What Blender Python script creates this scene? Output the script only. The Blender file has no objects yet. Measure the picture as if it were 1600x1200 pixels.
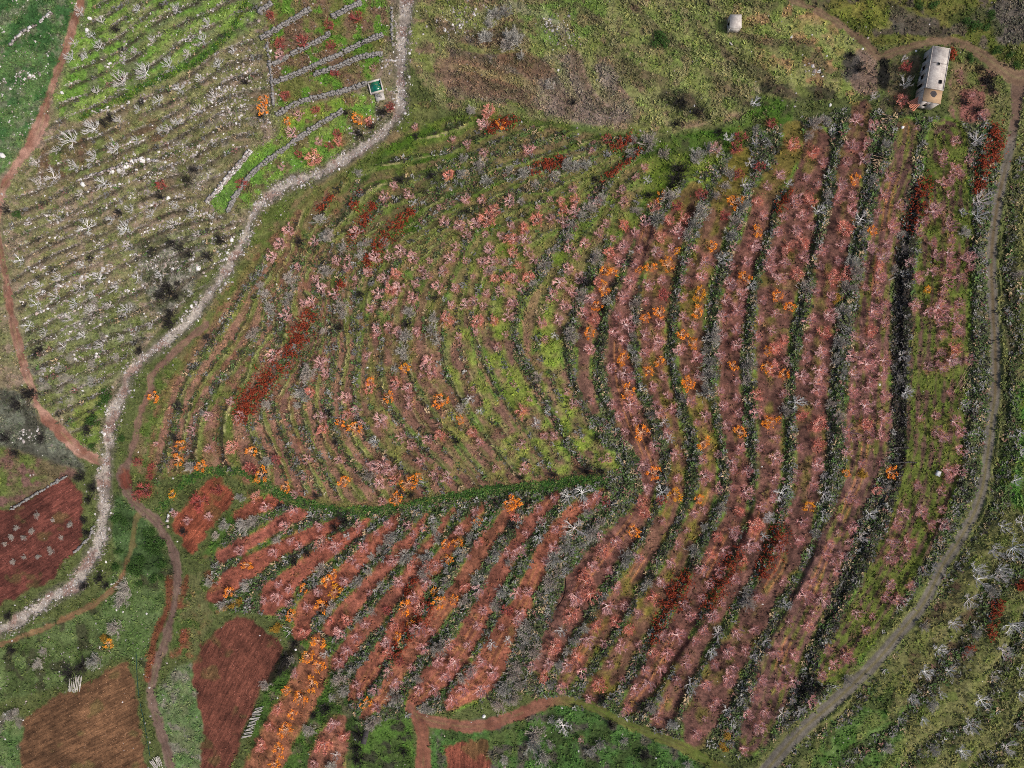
import bpy, math, random, zlib
import numpy as np

# ------------------------------------------------------------------ camera, sky, sun, exposure
SC = bpy.context.scene
COL = SC.collection
H = 160.0          # drone height above the mid slope, metres
S = 0.15           # metres per photograph pixel at that level
cam_d = bpy.data.cameras.new("camera")
cam = bpy.data.objects.new("camera", cam_d)
COL.objects.link(cam)
cam.location = (0, 0, H)
cam.rotation_euler = (0, 0, 0)
cam_d.sensor_width = 36.0
cam_d.lens = 36.0 * H / (1600 * S)
cam_d.clip_start = 1.0
cam_d.clip_end = 4000.0
SC.camera = cam

SUN_EL, SUN_AZ = math.radians(52), math.radians(112)      # azimuth clockwise from +Y
wd = bpy.data.worlds.new("World")
SC.world = wd
wd.use_nodes = True
nt = wd.node_tree
nt.nodes.clear()
sky = nt.nodes.new("ShaderNodeTexSky")
sky.sky_type = 'NISHITA'
sky.sun_disc = False
sky.sun_elevation = SUN_EL
sky.sun_rotation = SUN_AZ
sky.air_density = 1.0
sky.dust_density = 4.0
sky.ozone_density = 0.6
bgn = nt.nodes.new("ShaderNodeBackground")
bgn.inputs[1].default_value = 0.092
won = nt.nodes.new("ShaderNodeOutputWorld")
nt.links.new(sky.outputs[0], bgn.inputs[0])
nt.links.new(bgn.outputs[0], won.inputs[0])
sun_d = bpy.data.lights.new("sun", 'SUN')
sun_d.energy = 2.1
sun_d.angle = math.radians(9)
sun_d.color = (1.0, 0.95, 0.89)
sun = bpy.data.objects.new("sun", sun_d)
COL.objects.link(sun)
sun.rotation_euler = (math.pi / 2 - SUN_EL, 0, math.pi - SUN_AZ)
SC.view_settings.view_transform = 'Standard'
SC.view_settings.look = 'None'
SC.view_settings.gamma = 1.0
SC.view_settings.use_curve_mapping = False
SC.view_settings.exposure = 0.45
SC.render.engine = 'CYCLES'
SC.cycles.max_bounces = 4
SC.cycles.diffuse_bounces = 2
SC.cycles.use_denoising = False
SC.cycles.filter_width = 0.9

rng = np.random.default_rng(7)
random.seed(7)

# ------------------------------------------------------------------ traced lay-out of the hillside (photograph pixels)
def L(s):
    """'u,v,w u,v,w' -> array"""
    return np.array([[float(x) for x in p.split(',')] for p in s.split()], float)

STRIPS = {   # cultivated terraces: centre line and width
 'A': L("1478,215,60 1478,300,75 1475,400,85 1470,500,90 1465,600,90 1460,700,90 1448,760,85 1425,830,75 1395,890,70 1360,950,65 1330,1000,60 1300,1045,50"),
 'B': L("1418,200,34 1410,250,35 1393,300,44 1383,360,46 1373,420,46 1366,480,52 1361,560,60 1357,620,70 1355,680,68 1350,720,58 1343,750,48 1335,770,45 1318,810,45 1300,850,50 1280,900,55 1255,960,58 1230,1010,60 1212,1060,58 1195,1110,52 1172,1160,40"),
 'C': L("1347,172,28 1338,215,36 1331,250,40 1319,325,38 1311,362,38 1299,400,42 1291,450,40 1284,500,44 1276,550,48 1270,600,52 1267,625,48 1267,675,44 1265,725,46 1258,775,42 1247,825,46 1236,850,44 1222,887,44 1205,912,44 1185,950,46 1160,995,48 1138,1035,52 1115,1080,55 1095,1120,55 1085,1150,40"),
 'D': L("1275,215,40 1268,250,48 1258,290,55 1248,330,55 1238,375,60 1228,415,60 1214,470,60 1206,545,54 1204,600,48 1204,656,42 1205,712,40 1199,769,36 1190,810,38 1172,862,40 1158,892,36 1142,920,32 1121,957,30 1098,996,30 1073,1043,32 1048,1094,34 1032,1126,30"),
 'E': L("1240,205,30 1232,242,34 1218,272,34 1197,299,34 1184,344,36 1169,392,38 1155,437,38 1146,475,40 1142,525,36 1140,575,35 1140,619,38 1148,675,34 1154,731,30 1156,769,30 1148,806,34 1129,844,40 1112,881,42 1096,911,42 1077,952,42 1055,994,42 1032,1031,42 1010,1069,40 985,1100,30"),
 'F': L("1160,245,30 1148,280,36 1133,315,40 1118,350,42 1106,390,42 1094,425,42 1086,460,42 1079,525,40 1080,575,40 1089,619,36 1101,670,32 1108,712,28 1104,769,30 1090,806,32 1071,844,32 1056,881,32 1038,910,34 1017,945,34 994,984,34 969,1024,38 950,1057,40 930,1082,34"),
 'G': L("1085,295,30 1070,322,36 1056,350,42 1046,380,44 1034,415,45 1027,450,43 1021,490,42 1019,530,42 1021,575,42 1036,622,34 1047,662,30 1058,705,24 1060,750,22 1055,778,24 1040,812,26 1019,850,26 997,887,28 976,919,32 954,960,34 928,994,38 905,1027,34 882,1065,26"),
 'H': L("1012,360,26 1002,390,28 994,415,28 986,440,26 976,465,28 971,500,36 966,550,38 969,587,42 974,612,42 984,650,46 995,675,40 1007,700,30 1015,725,30 1015,750,26 1011,775,24 998,803,32 971,837,44 950,862,46 930,887,50 909,915,50 890,956,46 871,994,40 848,1040,32"),
 'I': L("985,365,20 972,387,24 960,412,28 944,445,28 928,480,28 920,512,26 913,550,25 913,590,22 922,615,18 931,640,14"),
 'J': L("1010,290,30 985,315,36 950,350,42 920,385,46 895,420,46 875,455,46 862,490,46 855,530,44 858,570,42 872,612,40 890,650,40 912,685,38 935,708,34 955,725,26"),
 'K': L("960,255,30 920,282,40 890,310,45 850,345,50 820,390,50 800,430,50 785,470,48 775,510,46 780,550,44 795,590,42 815,625,40 838,665,38 858,695,36 878,725,34"),
 'L': L("800,340,40 770,370,44 745,410,46 727,450,46 718,490,44 716,530,44 724,575,44 742,612,44 768,650,44 796,690,42 825,730,34"),
 'M': L("700,400,40 685,440,40 672,480,34 662,520,34 664,560,36 674,600,36 696,635,36 724,670,36 752,705,36 778,738,30"),
 'N': L("630,440,30 622,480,28 613,525,28 612,570,32 625,615,36 650,650,38 680,688,38 710,725,34 735,750,26"),
 'O': L("585,500,26 578,540,28 576,590,30 582,640,32 604,680,34 636,715,34 668,742,28"),
 'Q11': L("705,1099,26 750,1061,54 780,1005,44 814,945,36 840,885,32 866,836,28 892,802,28 920,785,26 942,768,16"),
 'Q10': L("645,1095,26 682,1057,44 720,1012,42 750,960,32 780,896,27 814,840,26 840,802,24 870,776,18"),
 'Q9': L("570,1117,16 600,1084,26 637,1027,28 679,971,28 712,926,27 742,874,27 776,825,25 802,787,16"),
 'Q8': L("555,1084,28 574,1054,30 600,1012,28 630,964,28 660,911,25 701,855,25 731,817,22 756,791,10"),
 'Q7': L("525,1035,26 555,997,30 592,960,28 626,915,26 656,870,20 682,836,18 709,795,12"),
 'Q6': L("521,982,34 544,952,36 577,915,28 611,877,26 645,836,20 669,799,10"),
 'Q5': L("469,990,24 480,949,36 525,915,32 562,874,30 600,832,26 622,806,12"),
 'Q4': L("422,948,30 430,932,52 461,900,34 510,862,32 547,836,26 577,810,12"),
 'Q3': L("337,930,28 382,889,34 450,851,28 502,829,26 529,814,18"),
 'Q2': L("345,868,24 385,850,25 420,830,25 455,808,25 474,800,22"),
 'Q1': L("373,806,20 400,793,28 431,780,26"),
 'S': L("497,1000,22 492,1040,48 477,1070,54 460,1105,56 440,1140,56 422,1175,56 405,1215,56"),
 'S2': L("532,1125,20 522,1145,44 515,1170,54 505,1215,60"),
}
STRIP_COL = {  # soil colour, grass colour, share of grass   (sRGB 0-255)
 'A': ((112,76,62), (82,98,36), .50), 'B': ((126,80,70), (90,96,42), .28), 'C': ((122,74,62), (98,92,46), .26),
 'D': ((130,78,64), (98,94,44), .26), 'E': ((126,74,60), (96,90,42), .16), 'F': ((128,82,58), (102,98,40), .36),
 'G': ((128,80,60), (104,98,44), .30), 'H': ((136,82,68), (104,92,52), .10), 'I': ((132,84,68), (100,94,52), .16),
 'J': ((124,90,72), (108,124,50), .45), 'K': ((126,92,74), (108,126,50), .48), 'L': ((124,88,72), (112,124,56), .42),
 'M': ((122,82,66), (110,116,56), .30), 'N': ((118,76,62), (106,106,58), .20), 'O': ((116,80,62), (102,106,56), .34),
 'Q11': ((150,84,62), (90,86,44), .06), 'Q10': ((146,82,64), (90,86,44), .06), 'Q9': ((150,88,64), (90,86,44), .05),
 'Q8': ((144,80,60), (90,86,44), .08), 'Q7': ((142,80,62), (90,86,44), .06), 'Q6': ((146,80,62), (90,86,44), .05),
 'Q5': ((144,78,58), (90,86,44), .05), 'Q4': ((148,78,60), (90,86,44), .04), 'Q3': ((146,76,58), (90,86,44), .04),
 'Q2': ((150,80,64), (90,86,44), .05), 'Q1': ((148,76,56), (90,86,44), .06), 'S': ((148,90,62), (100,100,40), .10),
 'S2': ((138,86,66), (96,92,46), .10)}
BANDS = {   # terrace risers overgrown with scrub: line, width; tone and riser height below
 'AR': L("1532,200,24 1530,300,30 1524,400,34 1522,500,36 1521,620,34 1505,720,36 1478,790,36 1450,850,36 1405,920,36 1350,985,34 1300,1045,34"),
 'B1': L("1437,300,24 1420,370,26 1410,430,28 1410,520,34 1412,620,36 1412,720,36 1385,780,48 1360,830,48 1335,890,44 1310,950,42 1275,1010,42 1262,1070,50 1240,1110,46"),
 'B2': L("1383,195,18 1376,230,20 1364,280,28 1351,325,25 1345,362,24 1332,412,34 1326,450,30 1320,487,27 1313,525,27 1310,570,26 1306,625,28 1306,650,34 1300,690,26 1297,737,32 1293,775,34 1288,810,30 1278,840,30 1264,885,32 1233,945,30 1210,985,26 1190,1020,30 1165,1070,32 1143,1107,30 1130,1140,28"),
 'B3': L("1316,180,22 1311,215,22 1296,272,26 1285,320,28 1280,362,26 1269,400,24 1265,437,24 1258,460,25 1251,500,26 1241,540,24 1240,580,28 1238,625,34 1235,662,26 1234,700,24 1231,737,24 1225,775,26 1215,810,28 1205,850,30 1190,890,28 1168,932,34 1145,965,24 1126,992,24 1105,1025,26 1077,1072,24 1058,1110,22 1045,1138,18"),
 'B4': L("1245,280,18 1229,302,20 1215,325,20 1203,360,20 1190,400,20 1180,437,20 1172,480,20 1169,537,18 1170,575,24 1176,637,18 1176,694,18 1178,750,18 1175,790,20 1165,830,22 1148,862,28 1128,905,28 1105,950,28 1086,985,20 1062,1022,20 1040,1058,22 1018,1110,26"),
 'B5': L("1165,310,24 1150,350,30 1135,390,26 1125,430,22 1117,462,24 1112,510,28 1110,557,26 1109,590,28 1106,618,24 1119,656,22 1127,694,22 1131,742,20 1127,780,24 1110,820,26 1090,860,28 1075,898,24 1055,935,28 1025,990,22 1010,1020,22 994,1052,22 968,1086,22"),
 'B6': L("1105,310,24 1088,337,30 1074,367,28 1066,400,20 1062,430,20 1055,457,22 1050,487,22 1049,530,24 1051,582,22 1058,610,22 1070,632,20 1079,665,20 1082,712,22 1078,760,22 1066,806,20 1050,836,22 1031,862,24 1008,907,24 982,948,22 963,985,24 940,1028,22 912,1068,18"),
 'B7': L("1040,310,20 1027,340,24 1012,375,18 1005,405,12 1002,440,12 996,475,24 992,510,18 988,542,18 992,585,20 1002,615,20 1014,650,22 1025,680,22 1038,712,24 1040,740,22 1034,772,26 1018,810,20 1003,838,20 978,868,24 960,902,24 938,938,24 912,975,22 892,1004,22 872,1048,20"),
 'B8': L("985,400,20 975,425,22 955,470,22 944,492,20 940,530,18 937,570,16 939,610,20 948,640,20 957,665,22 975,700,24 980,740,50 965,780,50 935,812,30 905,835,40 882,865,40 862,905,38 845,940,34 828,980,44 822,1015,44 812,1050,34"),
 'B9': L("950,375,16 930,400,28 920,430,20 908,455,20 898,490,14 890,525,18 889,575,14 900,605,16 916,642,18 935,668,22 955,690,30"),
 'B10': L("1005,232,14 978,252,14 952,274,16 935,305,24 912,333,22 892,355,20 880,375,16 865,392,14 850,412,22 835,442,18 820,462,14 808,485,12 805,515,12 810,550,14 825,580,14 845,610,14 862,645,14 878,675,14 896,702,14 915,724,14"),
 'a': L("735,490,8 739,514,12 761,574,14 787,619,14 821,664,16 844,705,18 859,727,18"),
 'e': L("815,300,10 785,325,10 750,352,12 731,379,12 712,420,12 701,450,12 694,500,14 692,537,14 697,580,12 714,615,12 742,660,14 772,697,14 802,735,16"),
 'f': L("690,385,10 670,420,12 650,455,14 640,490,18 632,525,18 636,570,14 648,600,12 671,637,12 701,675,16 731,712,16 757,742,16"),
 'g': L("620,405,10 600,450,14 590,490,14 597,531,10 597,594,10 612,639,12 642,676,14 672,710,14 712,746,14"),
 'h': L("565,420,10 555,470,16 556,520,14 560,556,14 554,605,12 560,650,12 579,684,14 609,714,14 640,738,14 665,755,12"),
 'i': L("545,400,10 530,450,16 520,500,16 519,575,14 511,620,16 519,661,16 534,702,14 556,732,14 579,755,12"),
 'j': L("520,380,12 505,430,16 490,490,16 477,575,18 470,616,14 474,657,12 485,695,14 500,721,14 519,755,14"),
 'k': L("480,400,12 460,440,14 444,475,16 430,560,12 425,624,10 440,672,12 455,714,14 477,755,14"),
 'l': L("490,485,16 472,525,22 450,560,24 428,582,24 404,610,24 386,645,22 400,687,12 425,725,12"),
 'm': L("470,400,12 444,455,16 415,505,16 399,527,16 369,569,14 339,599,12 324,629,12 305,662,12 295,715,12"),
 'o': L("420,400,10 385,450,12 350,505,12 315,560,12 290,597,12 275,661,12 260,710,14 245,751,12"),
 't1': L("690,240,10 725,225,12 761,206,12 802,187,10"),
 't2': L("640,290,12 690,262,14 735,244,14 790,220,12 840,208,10"),
 't3': L("650,315,12 700,290,14 750,262,16 795,236,14 850,222,12 900,215,10"),
 't4': L("660,345,12 710,310,12 761,280,14 817,272,16 859,259,14 900,240,14 937,225,12 975,220,14"),
 't5': L("700,350,10 750,325,12 795,309,14 840,287,16 885,264,16 930,248,10"),
 't6': L("560,290,12 540,330,14 510,365,14 480,395,10"),
 't7': L("600,310,12 575,345,14 550,375,14 530,400,12"),
}
BTONE = {'AR':('mix',.9),'B1':('dark',1.4),'B2':('mix',1.4),'B3':('mix',1.3),'B4':('mix',1.2),'B5':('mix',1.2),'B6':('mix',1.1),
 'B7':('mix',1.0),'B8':('mix',1.1),'B9':('mix',.9),'B10':('mix',1.0),'a':('green',.8),'e':('green',.8),'f':('green',.8),'g':('mix',.8),
 'h':('mix',.8),'i':('mix',.8),'j':('mix',.7),'k':('mix',.7),'l':('mix',.7),'m':('mix',.7),'o':('mix',.7),
 't1':('mix',.7),'t2':('mix',.8),'t3':('mix',.8),'t4':('mix',.8),'t5':('mix',.8),'t6':('mix',.6),'t7':('mix',.6)}
STREAM = L("637,-60,26 635,0,24 630,45,17 627,87,14 627,130,14 625,170,13 612,190,13 590,215,13 555,237,13 520,260,13 495,275,13 462,282,13 432,297,13 397,332,11 385,365,10 367,400,12 350,430,12 327,460,12 305,490,12 275,520,12 245,545,12 220,562,12 200,587,13 192,610,16 180,637,18 172,665,17 170,700,12 165,732,14 161,755,18 164,787,16 162,820,14 155,845,18 140,875,16 127,897,16 115,915,18 82,932,16 50,955,15 20,975,15 -10,990,15 -80,1020,16")
PATHS = {    # name: (line, kind)
 'road': L("1605,122,30 1592,135,26 1588,170,16 1582,207,15 1575,245,15 1567,280,15 1560,312,16 1554,350,16 1550,387,16 1549,425,16 1551,462,16 1552,500,16 1555,537,16 1555,612,16 1550,650,16 1546,687,16 1541,725,16 1535,762,17 1525,795,17 1510,825,17 1492,855,18 1475,880,18 1463,905,18 1442,945,18 1412,982,18 1375,1027,19 1340,1062,19 1300,1100,20 1262,1132,20 1230,1165,21 1205,1195,21 1170,1240,22"),
 'farm_road': L("1225,-20,11 1237,0,11 1282,20,11 1325,47,11 1360,75,13 1375,88,14 1412,77,13 1450,67,12 1487,65,13 1525,80,14 1562,105,20 1592,122,26 1640,110,26"),
 'dirt_track': L("132,-30,13 127,0,13 115,37,13 105,70,11 92,107,11 77,145,11 70,172,14 66,192,22 52,220,20 32,250,14 15,277,13 2,300,13 -6,350,12 3,400,10 10,440,12 17,487,12 25,525,13 35,562,13 45,597,12 52,610,9 58,632,10 75,655,17 95,675,19 120,700,20 145,716,17 162,724,12"),
 'farm_track': L("322,507,9 287,537,11 262,560,10 237,587,9 235,610,9 220,645,9 212,680,10 202,715,9 193,737,20 196,757,20 206,780,14 225,797,14 245,815,15 257,837,14 270,860,14 277,887,13 277,915,12 272,945,11 265,975,12 255,1012,14 242,1045,14 237,1075,14 240,1105,14 250,1137,14 260,1170,14 268,1205,14 275,1240,14"),
 'foot_path': L("-40,1018,8 0,1007,8 42,992,8 82,977,8 125,955,8 160,935,8 185,910,8 197,882,7 207,850,7 210,815,7 222,800,7"),
 'upper_path': L("640,205,7 600,222,8 562,247,8 520,275,8 485,298,7 455,325,5"),
 'grass_track': L("250,797,8 280,762,9 312,740,10 350,734,12 387,742,12 420,762,14 450,777,14 500,795,15 550,801,16 612,795,14 662,787,13 712,777,13 762,767,14 800,765,15 850,760,16 900,752,16 948,750,16"),
 'green_lane': L("125,187,7 162,166,8 200,150,9 237,127,9 300,100,9 350,60,9 372,30,8 385,0,8"),
 'lower_lane': L("640,1108,14 662,1122,18 700,1132,18 750,1135,18 800,1120,18 830,1108,18 862,1095,18 900,1098,14 925,1103,14 960,1122,14 1010,1142,14 1060,1165,14 1110,1190,14 1150,1215,14"),
 'side_lane': L("640,1105,14 656,1130,18 661,1160,22 661,1210,22 661,1240,22"),
 'top_lane': L("690,155,6 760,165,7 820,172,7 870,187,9 920,200,10 980,208,10 1040,208,10 1100,200,10 1160,190,10"),
}
FIELDS = {   # name: polygon, colour, furrow direction in the picture (degrees), furrow spacing m
 'F1': (L("-60,815 27,790 105,742 130,772 128,845 107,872 85,902 0,945 -60,965"), (94,56,50), 33),
 'F2': (L("200,1030 207,1060 217,1107 227,1200 232,1240 30,1240 32,1170 37,1125 75,1095 125,1075"), (104,78,58), 27),
 'F3': (L("385,962 350,972 322,1000 302,1032 300,1065 312,1105 320,1150 315,1200 313,1240 350,1240 360,1200 378,1150 402,1095 445,1010 400,977"), (100,62,52), 62),
 'F0': (L("332,745 347,747 367,775 350,800 300,867 267,822 300,775"), (134,76,58), 48),
 'F4': (L("697,1162 762,1155 764,1240 695,1240"), (112,66,54), 85),
}
# ------------------------------------------------------------------ terrain grid (u right, v down, in photograph pixels)
STEP = 2.0
inner_u = np.arange(-130, 1730.1, STEP)
inner_v = np.arange(-120, 1320.1, STEP)
far = np.array([4, 10, 20, 40, 80, 160, 320, 700, 1500, 3200, 6500, 13000.0])
GU = np.concatenate([inner_u[0] - far[::-1], inner_u, inner_u[-1] + far])
GV = np.concatenate([inner_v[0] - far[::-1], inner_v, inner_v[-1] + far])
NU, NV = len(GU), len(GV)
UU, VV = np.meshgrid(GU, GV)
UU = UU.astype(np.float32); VV = VV.astype(np.float32)

def lin(c):
    c = np.asarray(c, float) / 255.0
    return np.where(c <= .04045, c / 12.92, ((c + .055) / 1.055) ** 2.4)

def vnoise(scale, seed, octaves=3, uu=None, vv=None, gain=.55):
    """value noise 0..1 over pixel space"""
    uu = UU if uu is None else uu; vv = VV if vv is None else vv
    r = np.random.default_rng(seed)
    T = r.random((256, 256)).astype(np.float32)
    out = 0; amp = 1; tot = 0
    for o in range(octaves):
        x = uu / scale + 37.3 * o; y = vv / scale + 11.7 * o
        xi = np.floor(x).astype(np.int32); yi = np.floor(y).astype(np.int32)
        fx = x - xi; fy = y - yi
        fx = fx * fx * (3 - 2 * fx); fy = fy * fy * (3 - 2 * fy)
        a = T[yi % 256, xi % 256]; b = T[yi % 256, (xi + 1) % 256]
        c = T[(yi + 1) % 256, xi % 256]; d = T[(yi + 1) % 256, (xi + 1) % 256]
        out = out + amp * ((a * (1 - fx) + b * fx) * (1 - fy) + (c * (1 - fx) + d * fx) * fy)
        tot += amp; amp *= gain; scale /= 2.1
    return out / tot

def sstep(x, a, b):
    t = np.clip((x - a) / (b - a), 0, 1)
    return t * t * (3 - 2 * t)

def smooth_line(p, n=4):
    """Catmull-Rom resample of u,v,w rows"""
    q = np.vstack([2 * p[0] - p[1], p, 2 * p[-1] - p[-2]])
    out = []
    for i in range(1, len(q) - 2):
        for k in range(n):
            t = k / n
            out.append(.5 * (2 * q[i] + (q[i+1] - q[i-1]) * t + (2*q[i-1] - 5*q[i] + 4*q[i+1] - q[i+2]) * t**2 + (3*q[i] - q[i-1] - 3*q[i+1] + q[i+2]) * t**3))
    out.append(p[-1])
    return np.array(out)

def line_field(p, reach, uu=None, vv=None):
    """distance, signed distance, width and running length of the nearest point on line p; far points keep d = 1e6"""
    p = smooth_line(p)
    d = np.full(UU.shape, 1e6, np.float32); sd = d.copy(); w = np.zeros_like(d); al = np.zeros_like(d)
    run = 0.0
    for i in range(len(p) - 1):
        a, b = p[i], p[i+1]
        u0, u1 = min(a[0], b[0]) - reach, max(a[0], b[0]) + reach
        v0, v1 = min(a[1], b[1]) - reach, max(a[1], b[1]) + reach
        i0, i1 = np.searchsorted(GU, [u0, u1]); j0, j1 = np.searchsorted(GV, [v0, v1])
        e = b[:2] - a[:2]; ln = math.hypot(*e) + 1e-9
        if i1 > i0 and j1 > j0:
            X = UU[j0:j1, i0:i1] - a[0]; Y = VV[j0:j1, i0:i1] - a[1]
            t = np.clip((X * e[0] + Y * e[1]) / ln**2, 0, 1)
            dx = X - t * e[0]; dy = Y - t * e[1]
            dd = np.hypot(dx, dy)
            cr = (X * e[1] - Y * e[0]) / ln
            m = dd < d[j0:j1, i0:i1]
            d[j0:j1, i0:i1][m] = dd[m]
            sd[j0:j1, i0:i1][m] = (dd * np.sign(cr))[m]
            w[j0:j1, i0:i1][m] = (a[2] + (b[2] - a[2]) * t)[m]
            al[j0:j1, i0:i1][m] = (run + t * ln)[m]
        run += ln
    return d, sd, w, al

def poly_mask(poly, sl=(slice(None), slice(None))):
    UU_, VV_ = UU[sl], VV[sl]
    m = np.zeros(UU_.shape, bool)
    n = len(poly)
    for i in range(n):
        a, b = poly[i], poly[(i+1) % n]
        if a[1] == b[1]: continue
        c = (a[1] > VV_) != (b[1] > VV_)
        x = (b[0] - a[0]) * (VV_ - a[1]) / (b[1] - a[1]) + a[0]
        m ^= c & (UU_ < x)
    return m

def blur(m, r):
    """box blur twice, r in grid cells"""
    m = m.astype(np.float32)
    if r < 1: return m
    for _ in range(2):
        for ax in (0, 1):
            pad = [(0, 0), (0, 0)]; pad[ax] = (r + 1, r)
            c = np.cumsum(np.pad(m, pad, mode='edge'), axis=ax)
            n = m.shape[ax]
            m = (np.take(c, np.arange(2*r+1, 2*r+1+n), axis=ax) - np.take(c, np.arange(0, n), axis=ax)) / (2*r+1)
    return m

N_fine = vnoise(7, 1, 2); N_mid = vnoise(22, 2, 3); N_big = vnoise(90, 3, 3); N_huge = vnoise(260, 4, 2)
N_edge = vnoise(12, 5, 3) - .5

# ---- height: contours follow the terraces, so every traced terrace pins its own level
PIN = []
lev = dict(A=10, B=8.5, C=7, D=5.6, E=4.2, F=3, G=1.9, H=.8, I=0, J=-.8, K=-1.8, L=-2.8, M=-3.7, N=-4.6, O=-5.4,
           Q11=0, Q10=-.9, Q9=-1.8, Q8=-2.7, Q7=-3.6, Q6=-4.5, Q5=-5.4, Q4=-6.2, Q3=-7, Q2=-7.8, Q1=-8.3, S=-6.6, S2=-5.4)
for k, z in lev.items():
    for p in STRIPS[k][::2]: PIN.append((p[0], p[1], z))
for k, z in dict(i=-6.3, j=-6.9, k=-7.5, l=-8, m=-8.6, o=-9.3).items():
    for p in BANDS[k][::2]: PIN.append((p[0], p[1], z))
for p in PATHS['road'][1::3]: PIN.append((p[0], p[1], 11.4))
ns = len(STREAM)
for i, p in enumerate(STREAM[::3]): PIN.append((p[0], p[1], -5 - 8.5 * (3*i) / ns))
for q in [(0,200,2),(200,100,-2),(300,250,-5.2),(100,450,-4),(20,500,-3),(150,550,-7),(30,650,-6),(100,690,-8.5),(0,0,3),(450,60,-3.5),(450,200,-5.5),
          (300,20,-2),(720,80,-3),(850,60,0),(850,150,-1.5),(1000,100,2.5),(1150,40,6),(1250,120,8),(1350,90,10.5),(1470,110,12),(1590,40,14),(1400,0,12),
          (760,210,-4.2),(800,240,-3.4),(900,235,-2.2),(1000,225,-.6),(1100,215,2),(60,840,-9.5),(120,1130,-11.5),(360,1060,-9),(320,800,-9),(230,870,-11),
          (100,1000,-12.2),(0,1100,-12.5),(750,1135,-2.6),(850,1180,-2),(1000,1170,3),(1130,1190,7),(600,1180,-4.5),(730,1200,-3.5),(1590,900,14.5),
          (1590,600,13.5),(1500,1150,14),(1590,1190,16),(1350,1180,11.5),(260,1100,-11),(0,1250,-13),(0,-80,4),(1650,-50,16),(1680,1250,17)]:
    PIN.append(q)
PIN = np.array(PIN, float)
cu = np.linspace(-140, 1740, 95); cv = np.linspace(-130, 1330, 74)
CU, CV = np.meshgrid(cu, cv)
Km = np.hypot(PIN[:, None, 0] - PIN[None, :, 0], PIN[:, None, 1] - PIN[None, :, 1])
wts = np.linalg.solve(Km - np.eye(len(PIN)) * 25.0, PIN[:, 2])
CZ = sum(wts[i] * np.hypot(CU - PIN[i, 0], CV - PIN[i, 1]) for i in range(len(PIN)))
def coarse(u, v):
    x = np.clip((u - cu[0]) / (cu[1] - cu[0]), 0, len(cu) - 1.001); y = np.clip((v - cv[0]) / (cv[1] - cv[0]), 0, len(cv) - 1.001)
    i = x.astype(int); j = y.astype(int); fx = x - i; fy = y - j
    return (CZ[j, i]*(1-fx)+CZ[j, i+1]*fx)*(1-fy) + (CZ[j+1, i]*(1-fx)+CZ[j+1, i+1]*fx)*fy
Z = coarse(UU, VV).astype(np.float32)
Zv, Zu = np.gradient(CZ, cv[1] - cv[0], cu[1] - cu[0])

def add_step(p, h, reach, half):
    global Z
    d, sd, w, al = line_field(p, reach)
    q = smooth_line(p)
    s = 0
    for i in range(len(q) - 1):       # which side is uphill
        e = q[i+1, :2] - q[i, :2]
        j = int(np.clip((q[i, 1] - cv[0]) / (cv[1] - cv[0]), 0, len(cv) - 1)); k = int(np.clip((q[i, 0] - cu[0]) / (cu[1] - cu[0]), 0, len(cu) - 1))
        s += e[1] * Zu[j, k] - e[0] * Zv[j, k]
    s = 1 if s >= 0 else -1
    tot = al.max()
    fade = np.clip(np.minimum(al, tot - al) / 30.0 + .25, 0, 1)
    Z = Z + np.where(d < reach, (.5 * h * s) * np.clip(sd / half, -1, 1) * np.clip(1 - d / reach, 0, 1) * fade, 0).astype(np.float32)

for k, (tone, h) in BTONE.items():
    add_step(BANDS[k], h * .62, 30 if k[0] == 'B' else 20, 3.6)
QN = ['Q1','Q2','Q3','Q4','Q5','Q6','Q7','Q8','Q9','Q10','Q11']
QB = []
for a, b in zip(QN[1:-1], QN[2:]):
    p, q = smooth_line(STRIPS[a]), smooth_line(STRIPS[b])
    t = np.linspace(0, 1, 14)
    pp = np.array([p[int(round(x * (len(p)-1)))] for x in t]); qq = np.array([q[int(round(x * (len(q)-1)))] for x in t])
    m = (pp + qq) / 2; QB.append(m); add_step(m, .6, 20, 3.4)

WALLS = {   # drystone walls of the upper left, and field walls
 'd1': "405,20 425,7", 'd2': "410,60 442,42 485,15", 'd3': "520,27 565,5", 'd4': "422,105 455,87 495,67 517,52", 'd5': "430,130 475,112 507,97 540,82 570,67 600,55",
 'd6': "492,117 530,105 560,92 597,85", 'd7': "435,180 470,160 510,150 540,142 572,132", 'd8': "357,330 372,302 400,267 440,237 482,207 505,192 535,175",
 'd9': "325,315 342,298 358,277 377,256 393,235", 'n1': "418,68 424,110 428,165", 'n2': "612,14 613,70",
 'x1': "20,795 60,770 105,744", 'x2': "270,796 262,812 264,826", 'x3': "122,283 150,273 175,265 200,256 225,250 248,252",
 'x4': "15,73 32,55 60,38 82,20", 'x5': "118,862 138,842 147,822"}
SROWS = ["25,332 75,307", "5,365 62,340 112,325", "42,387 70,378 108,360", "45,422 82,410 140,385 180,362", "42,445 100,417 150,400 190,382 220,367 260,350",
         "32,472 90,450 150,425 212,397", "40,495 82,477 120,462 165,445 220,425", "35,520 92,497 150,470 200,455 240,440", "42,542 105,520 160,492 200,492 250,492",
         "97,557 140,540 190,522 212,520", "60,350 110,338 170,318 230,300", "130,180 180,168 230,150 270,138 320,118", "170,235 230,215 290,185 330,160 370,125",
         "230,285 270,262 310,235 350,205 385,170", "260,330 300,300 330,270", "125,300 180,290 240,275", "150,115 200,85 250,55", "5,130 40,110", "180,330 240,318 290,300",
         "250,350 300,340 340,330", "20,135 60,115 90,118", "230,40 250,25 300,5", "60,580 120,560 200,548"]
def L2(s): return np.array([[float(x) for x in p.split(',')] + [5.0] for p in s.split()], float)
WL = {k: L2(v) for k, v in WALLS.items()}
SR = [L2(s) for s in SROWS]
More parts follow.
